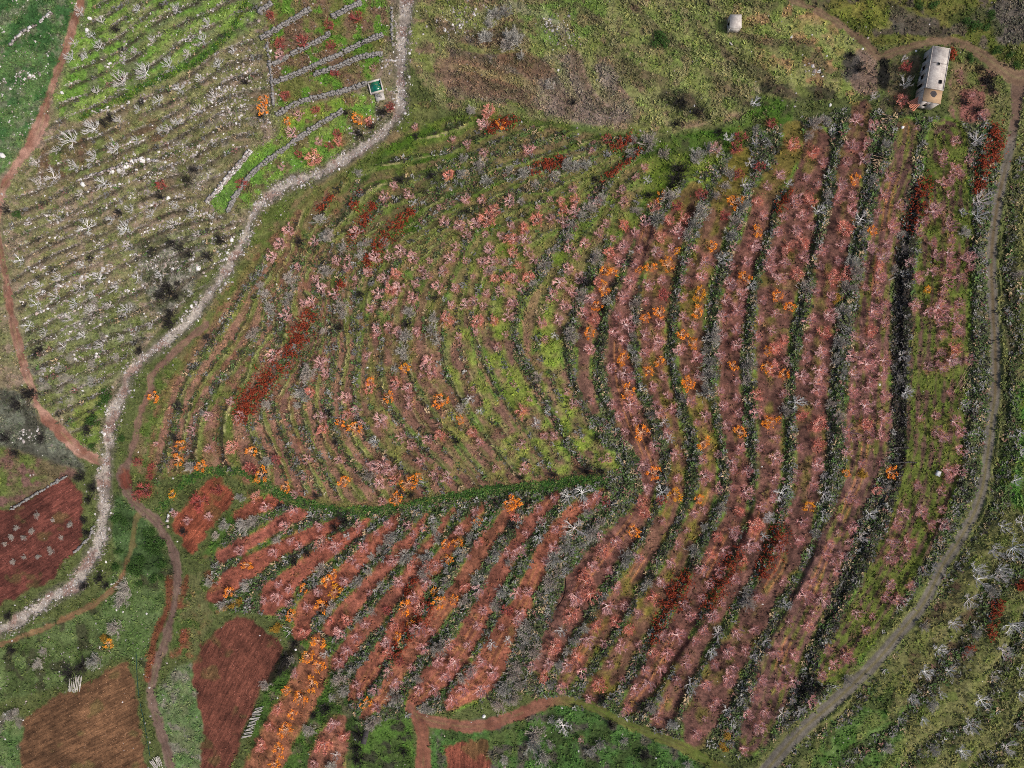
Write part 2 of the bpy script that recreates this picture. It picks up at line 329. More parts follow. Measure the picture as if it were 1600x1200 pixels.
for k in ('d2','d4','d5','d6','d7','d8','d9'): add_step(WL[k], 1.0, 16, 2.5)
for p in SR: add_step(p, .7, 12, 3)


# ---- many small ledges between the traced risers: they follow the same contours
def rbf_field(lines):
    P = np.array([(q[0], q[1], val) for p, val in lines for q in p[::1]])
    K_ = np.hypot(P[:, None, 0] - P[None, :, 0], P[:, None, 1] - P[None, :, 1])
    w_ = np.linalg.solve(K_ - np.eye(len(P)) * 6.0, P[:, 2])
    F = sum(w_[i] * np.hypot(CU - P[i, 0], CV - P[i, 1]) for i in range(len(P)))
    x = np.clip((UU - cu[0]) / (cu[1] - cu[0]), 0, len(cu) - 1.001); y = np.clip((VV - cv[0]) / (cv[1] - cv[0]), 0, len(cv) - 1.001)
    i = x.astype(np.int32); j = y.astype(np.int32); fx = x - i; fy = y - j
    fx = fx * fx * (3 - 2 * fx) * .5 + fx * .5; fy = fy * fy * (3 - 2 * fy) * .5 + fy * .5
    return ((F[j, i]*(1-fx)+F[j, i+1]*fx)*(1-fy) + (F[j+1, i]*(1-fx)+F[j+1, i+1]*fx)*fy).astype(np.float32)
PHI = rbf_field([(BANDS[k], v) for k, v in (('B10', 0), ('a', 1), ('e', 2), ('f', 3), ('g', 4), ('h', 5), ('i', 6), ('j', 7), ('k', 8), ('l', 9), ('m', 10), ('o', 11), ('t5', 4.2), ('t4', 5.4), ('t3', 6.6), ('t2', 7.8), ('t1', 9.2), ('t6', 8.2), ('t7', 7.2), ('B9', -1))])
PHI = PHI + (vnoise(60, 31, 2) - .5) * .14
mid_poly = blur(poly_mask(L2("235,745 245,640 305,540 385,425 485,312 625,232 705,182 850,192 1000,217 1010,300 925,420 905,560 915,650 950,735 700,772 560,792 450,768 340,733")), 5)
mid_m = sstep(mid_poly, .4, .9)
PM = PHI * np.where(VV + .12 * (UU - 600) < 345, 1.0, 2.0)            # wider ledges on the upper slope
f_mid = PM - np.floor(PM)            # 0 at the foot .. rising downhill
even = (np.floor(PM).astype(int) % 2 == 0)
Z = (Z - mid_m * np.where(even, .34, .26) * (f_mid - .5)).astype(np.float32)
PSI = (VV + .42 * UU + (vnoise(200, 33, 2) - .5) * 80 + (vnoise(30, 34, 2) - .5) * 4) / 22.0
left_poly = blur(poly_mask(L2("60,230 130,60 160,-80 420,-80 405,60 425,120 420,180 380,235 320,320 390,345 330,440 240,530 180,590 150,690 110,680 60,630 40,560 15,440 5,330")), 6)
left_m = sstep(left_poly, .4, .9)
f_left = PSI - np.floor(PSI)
Z = (Z - left_m * .8 * (f_left - .5)).astype(np.float32)
CHI = (VV * .9 - .45 * (UU - 900) + (vnoise(230, 36, 2) - .5) * 230) / 52.0
top_m = sstep(blur(poly_mask(L2("655,-80 1240,-80 1350,80 1300,150 1150,180 1000,205 850,185 700,165 650,100")), 6), .4, .9)
f_top = CHI - np.floor(CHI)
Z = (Z - top_m * .3 * (f_top - .5)).astype(np.float32)

# ---- masks of terraces, scrub, tracks
strip_m = np.zeros(UU.shape, np.float32); strip_f = {}
for k, p in STRIPS.items():
    d, sd, w, al = line_field(p, 75)
    soft = 1.8 if k in 'ABCDEFGHI' or k[0] in 'QS' else 7.0
    m = sstep(w / 2 + (2.0 if k in 'ABCDEFGHI' else 0) - d + N_edge * 9 + (N_fine - .5) * 4, -soft, soft) * (d < 74)
    strip_f[k] = (m, sd, w, al)
    strip_m = np.maximum(strip_m, m)
band_f = {}
for k, p in BANDS.items():
    d, sd, w, al = line_field(p, 45)
    band_f[k] = sstep(w / 2 - d + N_edge * 9, -3, 3) * (d < 44)
path_f = {}
for k, p in list(PATHS.items()) + [('stream', STREAM)]:
    d, sd, w, al = line_field(p, 40)
    path_f[k] = (sstep(w / 2 - d + N_edge * (4 if k in ('road',) else 12 if k == 'stream' else 8), -1.8, 1.8) * (d < 39), d, sd, w, al)
field_f = {k: sstep(blur(poly_mask(f[0]), 3) + N_edge * .9, .35, .65) for k, f in FIELDS.items()}
hard_m = np.maximum.reduce([path_f[k][0] for k in path_f if k not in ('grass_track', 'green_lane', 'top_lane')] + list(field_f.values()))
for k in ('road', 'farm_track', 'dirt_track', 'stream', 'farm_road', 'lower_lane'):     # tracks are smoothed into the slope
    m, d = path_f[k][0], path_f[k][1]
    zs = coarse(UU, VV); Z = (Z * (1 - .8 * m) + zs * .8 * m - (.25 if k == 'stream' else .06) * m).astype(np.float32)

# ---- ground colour: soil, grass, stone and litter colours plus painted riser shade, laid over each other
C = np.zeros(UU.shape + (3,), np.float32)
C[:] = lin((84, 92, 54))
def paint(m, c1, c2=None, n=None, op=1.0):
    rows = np.flatnonzero(m.any(1)); cols = np.flatnonzero(m.any(0))
    if not len(rows): return
    sl = (slice(rows[0], rows[-1] + 1), slice(cols[0], cols[-1] + 1))
    paint_at(sl, m[sl], c1, c2, None if n is None else n[sl], op)
def paint_at(sl, m, c1, c2=None, n=None, op=1.0):
    c = lin(c1).astype(np.float32)[None, None] if c2 is None else lin(c1).astype(np.float32)[None, None] * (1 - n[..., None]) + lin(c2).astype(np.float32)[None, None] * n[..., None]
    a = np.clip(m * op, 0, 1)[..., None].astype(np.float32)
    C[sl] = C[sl] * (1 - a) + c * a
N_patch = [vnoise(16, 4000 + i, 3).astype(np.float32) for i in range(4)]
N_soft = sstep(N_mid, .35, .65)
def zone(poly, c1, c2, c3=None, soft=14, op=1.0):
    """a patch of ground cover with an irregular edge; returns its mask"""
    p = L2(poly); mg = soft * 2 + 8
    i0, i1 = np.searchsorted(GU, [p[:, 0].min() - mg, p[:, 0].max() + mg]); j0, j1 = np.searchsorted(GV, [p[:, 1].min() - mg, p[:, 1].max() + mg])
    sl = (slice(j0, j1), slice(i0, i1))
    m = sstep(blur(poly_mask(p, sl), soft // 2) + N_mid[sl] * .5 - .25, .25, .75)
    paint_at(sl, m, c1, c2, N_soft[sl], op)
    if c3 is not None: paint_at(sl, m * sstep(N_patch[zlib.crc32(poly.encode()) % 4][sl], .52, .66), c3, op=op)
    full = np.zeros(UU.shape, np.float32); full[sl] = m
    return full
# left slope across the stream
z_left = zone("-200,-200 640,-200 625,170 520,255 390,340 200,580 160,720 100,690 -200,500", (124,114,92), (108,112,74), (134,118,104), soft=10)
z_nw = zone("-200,-200 128,-200 120,30 70,180 -10,290 -200,300", (58,92,52), (84,110,66), (98,108,84), soft=10)
zone("128,-60 420,-60 400,40 300,105 200,150 130,185 80,190 110,70", (92,132,50), (112,138,64), (98,106,76), soft=14, op=.9)
zone("90,205 250,180 290,200 200,255 90,290 40,280", (88,108,52), (104,92,70), (96,74,62), soft=12, op=.85)
zone("420,-60 610,-60 605,60 590,120 440,180 420,110", (104,108,60), (112,90,74), (88,124,46), soft=8)
zone("340,300 380,250 440,210 540,150 590,150 585,195 500,260 430,280 390,330", (98,136,58), (112,142,60), (104,98,68), soft=8)
zone("400,262 440,225 500,185 540,176 545,190 480,225 420,270", (108,136,62), (114,132,66), (110,100,70), soft=4)
zone("325,310 372,255 392,262 352,335 340,335", (98,132,62), (108,130,66), None, soft=4)
zone("440,190 500,160 560,145 560,165 480,195 440,215", (108,142,52), (114,128,58), (116,98,70), soft=4)
zone("230,250 300,190 420,110 425,170 380,240 320,290 240,310", (118,104,86), (98,100,66), (122,116,104), soft=10)
zone("210,380 300,355 330,400 300,460 240,500 225,450", (84,82,68), (72,76,58), (120,118,110), soft=8)
zone("30,480 200,440 230,520 190,590 130,640 60,640 40,560", (110,116,82), (96,104,62), (120,116,106), soft=14)
zone("-200,580 30,610 60,650 110,700 140,740 20,780 -200,790", (72,72,64), (86,88,78), (102,106,94), soft=8)
zone("-200,690 20,700 140,740 20,790 -200,820", (98,88,66), (88,100,52), (108,82,76), soft=8)
zone("120,620 170,600 165,680 140,700 110,680", (112,118,66), (90,112,48), None, soft=8)
# strip between stream and the terraces, stream banks
zone("640,150 690,170 600,280 480,310 380,420 300,540 240,640 230,750 200,740 215,640 300,520 400,340 560,250", (100,104,62), (86,98,48), (116,102,74), soft=8)
zone("235,620 330,520 345,540 290,640 270,730 220,740", (98,108,62), (84,104,48), (120,100,80), soft=8)
# upper middle heath
zone("640,-200 1240,-200 1240,40 1160,190 1000,215 850,190 690,170 640,100", (128,128,86), (108,116,62), (134,114,92), soft=10)
zone("700,60 830,40 830,150 760,160 690,140", (134,108,88), (110,98,82), (104,94,86), soft=10)
zone("830,95 900,80 960,110 1000,160 980,200 880,190 830,165", (134,114,100), (128,116,106), (104,96,88), soft=10)
zone("790,-60 960,-60 950,30 900,80 820,60", (114,134,72), (100,122,58), (128,120,84), soft=10)
zone("960,20 1100,10 1180,60 1180,170 1080,190 1000,120 950,80", (124,130,78), (108,122,66), (128,120,86), soft=10)
zone("1160,-60 1240,-20 1360,80 1360,150 1200,155 1150,60", (134,134,86), (112,126,64), (150,122,88), soft=10)
zone("1240,-200 1700,-200 1700,120 1590,110 1480,60 1370,75 1290,15", (104,102,54), (84,92,40), (88,80,68), soft=10)
zone("1390,20 1470,30 1470,55 1400,55", (92,82,72), (80,76,68), None, soft=4)
zone("1540,10 1700,-20 1700,60 1560,70", (104,96,90), (92,86,80), None, soft=6)
zone("1340,75 1370,85 1372,150 1340,150 1320,110", (128,108,96), (112,94,84), None, soft=4)
zone("1375,95 1440,85 1420,200 1370,190", (86,96,54), (104,92,70), (80,76,60), soft=5)
zone("1490,80 1560,115 1580,190 1500,210 1480,160", (112,100,72), (98,104,58), (124,92,84), soft=6)
zone("1498,140 1540,140 1535,200 1500,190", (132,88,82), (112,80,72), None, soft=4)
zone("1180,150 1240,155 1240,230 1150,300 1120,250 1040,220 1060,205 1160,190", (66,96,34), (84,104,46), (72,78,48), soft=8)
# right of the road
zone("1555,150 1750,150 1750,1400 1190,1400 1290,1120 1400,1010 1480,890 1545,770 1560,600", (106,108,66), (116,114,74), (94,104,54), soft=6)
zone("1560,300 1590,300 1590,640 1560,780 1500,880 1470,920 1535,770 1558,600", (58,68,38), (72,80,48), (88,84,60), soft=6)
zone("1585,600 1700,600 1700,780 1590,800 1560,760", (84,128,56), (92,120,60), (96,112,40), soft=8)
zone("1300,1130 1420,1060 1400,1240 1230,1260", (66,98,40), (88,112,60), (70,80,44), soft=8)
zone("1440,960 1500,900 1540,960 1520,1060 1430,1100 1390,1110", (104,98,66), (98,100,60), (88,70,56), soft=8)
# middle: between the terraces
z_right = zone("1010,330 1060,290 1120,250 1200,200 1330,170 1430,185 1520,190 1565,200 1548,400 1552,600 1530,760 1460,890 1300,1080 1180,1180 1080,1160 860,1090 800,1080 790,1010 850,880 930,800 960,700 935,600 940,500 985,400", (84,86,62), (90,104,60), (98,90,76), soft=6)
z_q = zone("330,880 345,850 380,790 480,790 560,805 700,785 800,770 940,755 965,790 860,900 800,1080 700,1110 560,1130 500,1000 440,965 340,950", (52,66,38), (62,84,40), (76,78,66), soft=4)
z_mid = zone("230,750 240,640 300,540 380,420 480,310 620,230 700,180 850,190 1000,215 1020,300 930,420 930,640 960,740 700,775 560,795 450,770 340,735", (106,100,60), (86,100,48), (118,90,68), soft=6)
zone("300,540 420,400 500,420 470,560 400,760 330,735 240,745 250,640", (108,94,62), (90,102,48), (128,92,74), soft=8)
zone("400,760 440,600 520,520 620,480 800,520 930,650 955,735 700,775 560,795 450,775", (122,92,72), (108,104,62), (124,84,70), soft=10)
zone("560,600 600,500 700,480 800,540 900,680 850,740 760,745 660,700", (122,82,66), (126,96,78), (112,106,62), soft=10)
zone("540,690 600,700 660,740 640,780 540,785 480,750", (116,112,70), (104,108,56), (122,88,72), soft=8)
zone("600,230 700,180 850,190 1000,215 1060,225 1040,290 950,330 870,340 760,330 640,370 560,400 500,380", (74,102,32), (60,78,34), (96,112,46), soft=8)
zone("560,400 640,370 760,330 860,350 900,300 1000,250 1130,230 1120,290 1010,340 930,420 880,520 760,520 660,500 560,460", (98,116,44), (86,100,46), (114,126,58), soft=10)
zone("740,400 830,370 880,400 860,500 790,540 740,500", (110,134,44), (120,140,56), (100,118,46), soft=12)
# lower left and bottom
zone("175,760 215,790 250,820 275,880 270,930 230,1060 200,1020 100,1070 -200,1150 -200,1020 0,1000 120,955 180,910", (76,90,52), (92,108,66), (66,70,48), soft=6)
zone("180,770 225,810 265,880 240,905 190,880 175,830", (58,78,44), (72,94,56), None, soft=5)
zone("170,900 265,930 235,1020 200,1030 150,1000", (96,114,72), (82,102,58), None, soft=8)
zone("-200,1130 40,1120 30,1240 -200,1260", (80,104,60), (98,114,72), (104,100,90), soft=6)
zone("275,1040 300,1035 318,1120 315,1240 262,1240 245,1080", (106,116,82), (90,114,70), (122,120,106), soft=5)
zone("285,900 330,890 345,950 300,1030 265,1030 270,960", (100,102,66), (122,74,56), (80,96,50), soft=5)
zone("300,880 350,860 380,800 360,795 320,860 290,900", (78,104,48), (120,82,62), (64,90,40), soft=4)
zone("440,970 520,1000 560,1130 520,1240 380,1240 400,1110 450,1010", (58,78,38), (70,96,42), (90,88,66), soft=5)
zone("560,1130 640,1110 660,1240 540,1240", (80,110,48), (66,84,42), (56,58,44), soft=5)
zone("675,1140 860,1100 940,1100 1100,1190 1100,1260 670,1260", (62,80,42), (72,104,52), (80,78,68), soft=6)
zone("760,1150 860,1100 840,1240 765,1240", (80,96,52), (72,104,52), (84,80,72), soft=6)
# pale paths, brown brakes and dark scrub of the heath
def strokes(s, c1, c2, op, ragged=9):
    d_, _, w_, _ = line_field(L(s), 40)
    paint(sstep(w_ / 2 - d_ + N_edge * ragged, -3, 3) * (d_ < 39), c1, c2, N_soft, op)
strokes("700,110,40 760,130,50 820,140,40", (140,112,96), (120,94,80), .75, 22)
strokes("860,150,40 910,165,50 960,180,30", (142,122,112), (124,108,100), .8, 22)
strokes("955,10,14 958,60,12 968,105,14 985,140,16 1020,175,18 1060,198,14", (132,142,84), (146,140,100), .7)
strokes("1105,-20,8 1112,30,8 1122,65,9 1150,105,9 1185,140,8", (150,136,112), (128,128,84), .7)
strokes("1125,70,22 1160,95,30 1200,128,24", (86,76,56), (74,76,48), .6)
strokes("1195,137,16 1240,143,22 1298,146,18", (48,46,40), (64,62,52), .85)
strokes("1040,150,24 1075,160,34 1100,176,24", (52,52,42), (66,70,50), .8)
strokes("890,130,30 930,155,40 970,180,20", (136,118,106), (120,106,98), .7, 16)
strokes("760,60,20 800,90,30 850,110,24", (110,84,66), (96,74,58), .7, 16)
strokes("730,100,30 790,130,36", (142,114,92), (122,92,74), .7, 16)
strokes("680,40,20 720,70,26 760,100,20", (96,84,64), (78,72,56), .6, 16)
strokes("790,5,16 850,25,14 890,60,12", (150,146,128), (126,130,90), .6, 12)
strokes("1290,30,20 1350,10,24 1380,40,20", (132,128,62), (112,116,52), .6, 14)
strokes("1395,15,22 1440,40,26 1470,50,16", (70,64,54), (84,76,64), .75, 14)
strokes("1490,30,16 1530,20,22 1560,50,18", (58,70,34), (74,82,44), .7, 14)
# scrub on the risers, riser shadow painted into the dark tone
TONE = {'dark': ((60,58,50), (72,74,52)), 'mix': ((86,86,66), (94,104,64)), 'green': ((84,106,58), (104,114,72))}
for k, m in band_f.items():
    t = TONE[BTONE[k][0]]
    paint(m, t[0], t[1], N_mid, .85 if k[0] == 'B' else .6)
paint(band_f['B1'] * sstep(VV, 380, 430) * sstep(-VV, -760, -720), (50,48,44), (60,58,52), N_mid, .85)  # blackest stretch: shadow painted together with dead brambles
# terraces: soil with grass showing through, wheel ruts along their length
G2 = vnoise(20, 77, 3)
# ledges: riser shade painted as a dark overgrown foot, a green lip, then the worked floor
k1 = vnoise(26, 41, 2)
low = sstep(VV, 360, 520)
paint(mid_m * sstep(f_mid, .16, .24) * (1 - sstep(f_mid, .62, .74)) * (.5 + .5 * low) * sstep(vnoise(40, 42, 2), .22, .42), (128,96,84), (146,108,94), N_soft, .85)
paint(mid_m * sstep(f_mid, .62, .74) * (1 - sstep(f_mid, .93, .985)) * sstep(k1, .22, .42), (102,116,58), (122,128,74), N_soft, .7)
paint(mid_m * sstep(f_mid, .88, .93) * (1 - sstep(f_mid, .975, 1.0)) * sstep(vnoise(34, 45, 2), .38, .55), (168,156,116), (150,148,104), N_soft, .75)
paint(mid_m * (1 - sstep(f_mid, .08, .22)) * sstep(k1, .16, .34), (46,42,34), (60,58,42), N_soft, .95)  # thin shadow line of each riser, painted into the ground
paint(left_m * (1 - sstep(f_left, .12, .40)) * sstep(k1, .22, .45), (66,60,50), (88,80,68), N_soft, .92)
paint(left_m * sstep(f_left, .45, .6) * (1 - sstep(f_left, .85, .95)) * sstep(N_big, .35, .6), (114,120,74), (126,126,88), N_soft, .6)
paint(left_m * sstep(f_left, .86, .94) * sstep(vnoise(20, 43, 2), .36, .55), (178,168,160), (150,138,128), N_soft, .85)
paint(top_m * (1 - sstep(f_top, .10, .42)) * sstep(k1, .25, .5), (100,84,70), (82,76,58), N_soft, .7)
paint(top_m * sstep(f_top, .5, .7) * (1 - sstep(f_top, .85, .98)) * sstep(N_big, .35, .6), (124,138,70), (144,142,94), N_soft, .55)
rd = path_f['road'][2] * np.sign(path_f['road'][2][np.searchsorted(GV, 500), np.searchsorted(GU, 1580)])
road_far, rsd, _, _ = line_field(PATHS['road'], 330)
right_m = (rsd * np.sign(rsd[np.searchsorted(GV, 900), np.searchsorted(GU, 1560)]) > 12) & (road_far < 320) & (VV > 240)
RF = (road_far + (vnoise(110, 44, 3) - .5) * 70) / 74.0
f_rt = RF - np.floor(RF)
paint(right_m * sstep(f_rt, .0, .12) * (1 - sstep(f_rt, .25, .5)) * sstep(k1, .25, .5), (58,62,40), (72,72,52), N_soft, .65)
paint(right_m * sstep(f_rt, .55, .7) * (1 - sstep(f_rt, .88, .98)) * sstep(k1, .3, .5), (128,124,82), (112,118,64), N_soft, .65)
Z = (Z + right_m * .7 * (f_rt - .5) * sstep(VV, 300, 420)).astype(np.float32)
for k, (m_, sd_, w_, al_) in strip_f.items():
    rows = np.flatnonzero(m_.any(1)); cols = np.flatnonzero(m_.any(0))
    sl = (slice(rows[0], rows[-1] + 1), slice(cols[0], cols[-1] + 1))
    m, sd, w, al, vv, uu = m_[sl], sd_[sl], w_[sl], al_[sl], VV[sl], UU[sl]
    nf, nm, g2 = N_fine[sl], N_mid[sl], G2[sl]
    soil, grass, share = STRIP_COL[k]
    soil = np.array(soil, float); soil = (soil.mean() + (soil - soil.mean()) * (.66 if k in 'ABCDEFGHIJKLMNO' else .80)) * (.90 if k in 'ABCDEFGHI' else .96)
    soil2 = tuple(np.clip(soil * 1.15, 0, 255)); soil3 = tuple(soil * .80)
    op = {'J': .6, 'K': .5, 'L': .42, 'M': .42, 'N': .5, 'O': .4}.get(k, 1.0)
    if k in 'JKLMNO': m = m * (.25 + .75 * sstep(vv, 430, 540))
    streak = vnoise(9, 700 + len(k), 3, al * .16, sd * 1.6)
    paint_at(sl, m, soil3, soil2, sstep(nm * .35 + nf * .2 + streak * .45, .28, .72), op)
    g = sstep(g2 + .22 * np.sin(sd / 2.1) * (k in 'AB') + .10 * np.cos(sd / np.maximum(w, 8) * 12) * (k in 'CDEFGH'), 1 - share - .28, 1 - share + .10) * (.8 if k not in 'JKL' else .9)
    if k in 'FGE': g = np.maximum(g, .85 * sstep(-vv, -330, -270))
    if k in 'BCD': g = np.maximum(g, .7 * sstep(-vv, -235, -190) * sstep(nm, .3, .6))
    paint_at(sl, m * g, grass, tuple(np.array(grass) * 1.2), nf, 1)
    if k in ('G','F','E','D','C','B','Q9','Q10','Q11','Q8','H'):        # paler ruts
        r = np.exp(-((np.abs(sd + 2) - 4.5) / 1.3) ** 2) * sstep(vnoise(60, len(k) + int(lev[k] * 10) + 500, 2, uu, vv), .5, .64)
        if k in 'FGECD': r = r * sstep(vv, 700, 800)
        if k[0] == 'Q': r = r * .8
        paint_at(sl, m * r, (184,128,84), op=.75)
    edge = np.exp(-((np.abs(sd) - w / 2) / 3.0) ** 2) * sstep(nm, .4, .6) * (w > 0)
    paint_at(sl, edge * sstep(vnoise(50, 90 + len(k), 2, uu, vv), .35, .55), (92,124,50), op=.85 if k[0] != 'S' else .5)
# tracks
m, d, sd, w, al = path_f['road']
paint(np.exp(-((sd - np.sign(sd[600, 940]) * 0 - 0) / 400) ** 2) * sstep(w / 2 + 7 - d + N_edge * 6, -2, 2) * (d < 30), (122,116,78), (98,112,58), N_mid, .75)
far_road = sstep(-VV, -240, -190)
paint(m, (94,90,84), (112,106,98), N_mid)
paint(m * np.exp(-((np.abs(sd) - 4.2) / 1.5) ** 2), (122,116,108), op=.5)
paint(m * np.exp(-(sd / 2.2) ** 2) * sstep(VV, 230, 300), (104,98,60), (116,106,70), N_fine, .8)
paint(m * far_road, (112,90,78), (98,80,70), N_mid)
paint(m * np.exp(-(sd / 3.4) ** 2) * sstep(VV, 230, 300) * sstep(-VV, -650, -600), (92,72,58), op=.5)
for k, c1, c2 in (('farm_road', (104,84,68), (122,100,82)), ('dirt_track', (126,84,72), (160,124,112)), ('foot_path', (122,92,66), (138,104,78)),
                  ('upper_path', (132,112,82), (112,104,70)), ('lower_lane', (122,78,66), (134,90,76)), ('side_lane', (116,72,60), (130,84,70)),
                  ('top_lane', (112,112,72), (96,112,64)), ('green_lane', (70,110,28), (96,112,36)), ('grass_track', (58,92,34), (88,108,48))):
    m = path_f[k][0]
    paint(m, c1, c2, sstep(N_mid, .3, .7), .55 if k in ('top_lane', 'upper_path') else .92)
paint(path_f['grass_track'][0] * np.exp(-(path_f['grass_track'][2] / 1.8) ** 2), (104,104,54), op=.4)
paint(path_f['lower_lane'][0] * sstep(UU, 850, 900), (74,108,36), (96,104,48), N_mid, .85)
paint(path_f['foot_path'][0] * sstep(-VV, -890, -860), (84,92,50), op=.7)
paint(path_f['dirt_track'][0] * sstep(VV, 380, 420) * sstep(-VV, -560, -520) * sstep(N_mid, .45, .6), (88,66,52), op=.8)
m, d, sd, w, al = path_f['farm_track']
paint(m, (106,86,78), (124,104,94), N_mid)
paint(m * sstep(-VV, -770, -640), (128,98,84), (112,92,82), N_mid)
paint(sstep(9 - np.hypot(UU - 197 - (VV - 747) * .15, (VV - 747) / 1.9) + N_edge * 14, -3, 3), (116,60,46), (98,46,36), N_mid, .85)
dm, _, wm, _ = line_field(L("265,905,10 262,950,10 243,992,11 236,1025,11 230,1062,10"), 20)
paint(sstep(wm / 2 - dm + N_edge * 5, -2, 2) * (dm < 19), (104,52,40), (116,66,52), N_mid, .85)
dm, _, wm, _ = line_field(L("292,900,7 287,925,8 280,950,5"), 20)
paint(sstep(wm / 2 - dm + N_edge * 5, -2, 2) * (dm < 19), (108,58,44), (116,70,54), N_mid, .8)
for k in ('farm_track', 'dirt_track', 'lower_lane', 'farm_road', 'side_lane', 'foot_path'):      # ruts and a grassy crown
    m, d, sd, w, al = path_f[k]
    paint(m * np.exp(-((np.abs(sd) - w * .22) / 1.2) ** 2) * sstep(vnoise(30, 610, 2), .3, .55), (92,70,60) if k != 'stream' else (120,108,100), op=.45)
    paint(m * np.exp(-(sd / 1.5) ** 2) * sstep(vnoise(26, 611, 2), .45, .6), (116,112,76), op=.45 if k != 'stream' else .15)
m, d, sd, w, al = path_f['stream']
paint(sstep(w / 2 + 6 - d + N_edge * 9, -3, 3) * (d < 35), (104,98,86), (92,92,74), N_mid, .7)
paint(m, (140,130,122), (166,158,150), sstep(N_mid, .3, .7))
paint(m * sstep(vnoise(18, 321, 2), .55, .7), (128,98,90), op=.7)
for k, f in FIELDS.items():
    c = f[1]
    paint(field_f[k], tuple(np.array(c) * .86), tuple(np.array(c) * 1.16), sstep(N_big * .6 + N_mid * .4, .3, .7))
    paint(field_f[k] * sstep(vnoise(30, 55, 3), .62, .72), (84,88,50), op=.45)
# burnt and ash patches by the house, then a shadowed trench of scrub
paint(sstep(15 - np.hypot((UU - 1330) / 1.0, (VV - 105) / 1.5) + N_edge * 16, -3, 5), (62,60,60), (92,88,86), N_mid, .9)
paint(sstep(10 - np.hypot((UU - 1381), (VV - 118) / 2.6) + N_edge * 6, -2, 2), (24,24,24), op=.95)
paint(sstep(9 - np.hypot((UU - 440) * .8 + (VV - 1038) * .6, ((UU - 440) * .6 - (VV - 1038) * .8) / 4.2) + N_edge * 4, -2, 2), (34,26,22), op=.9)  # trench shade painted dark into the soil and scrub colour
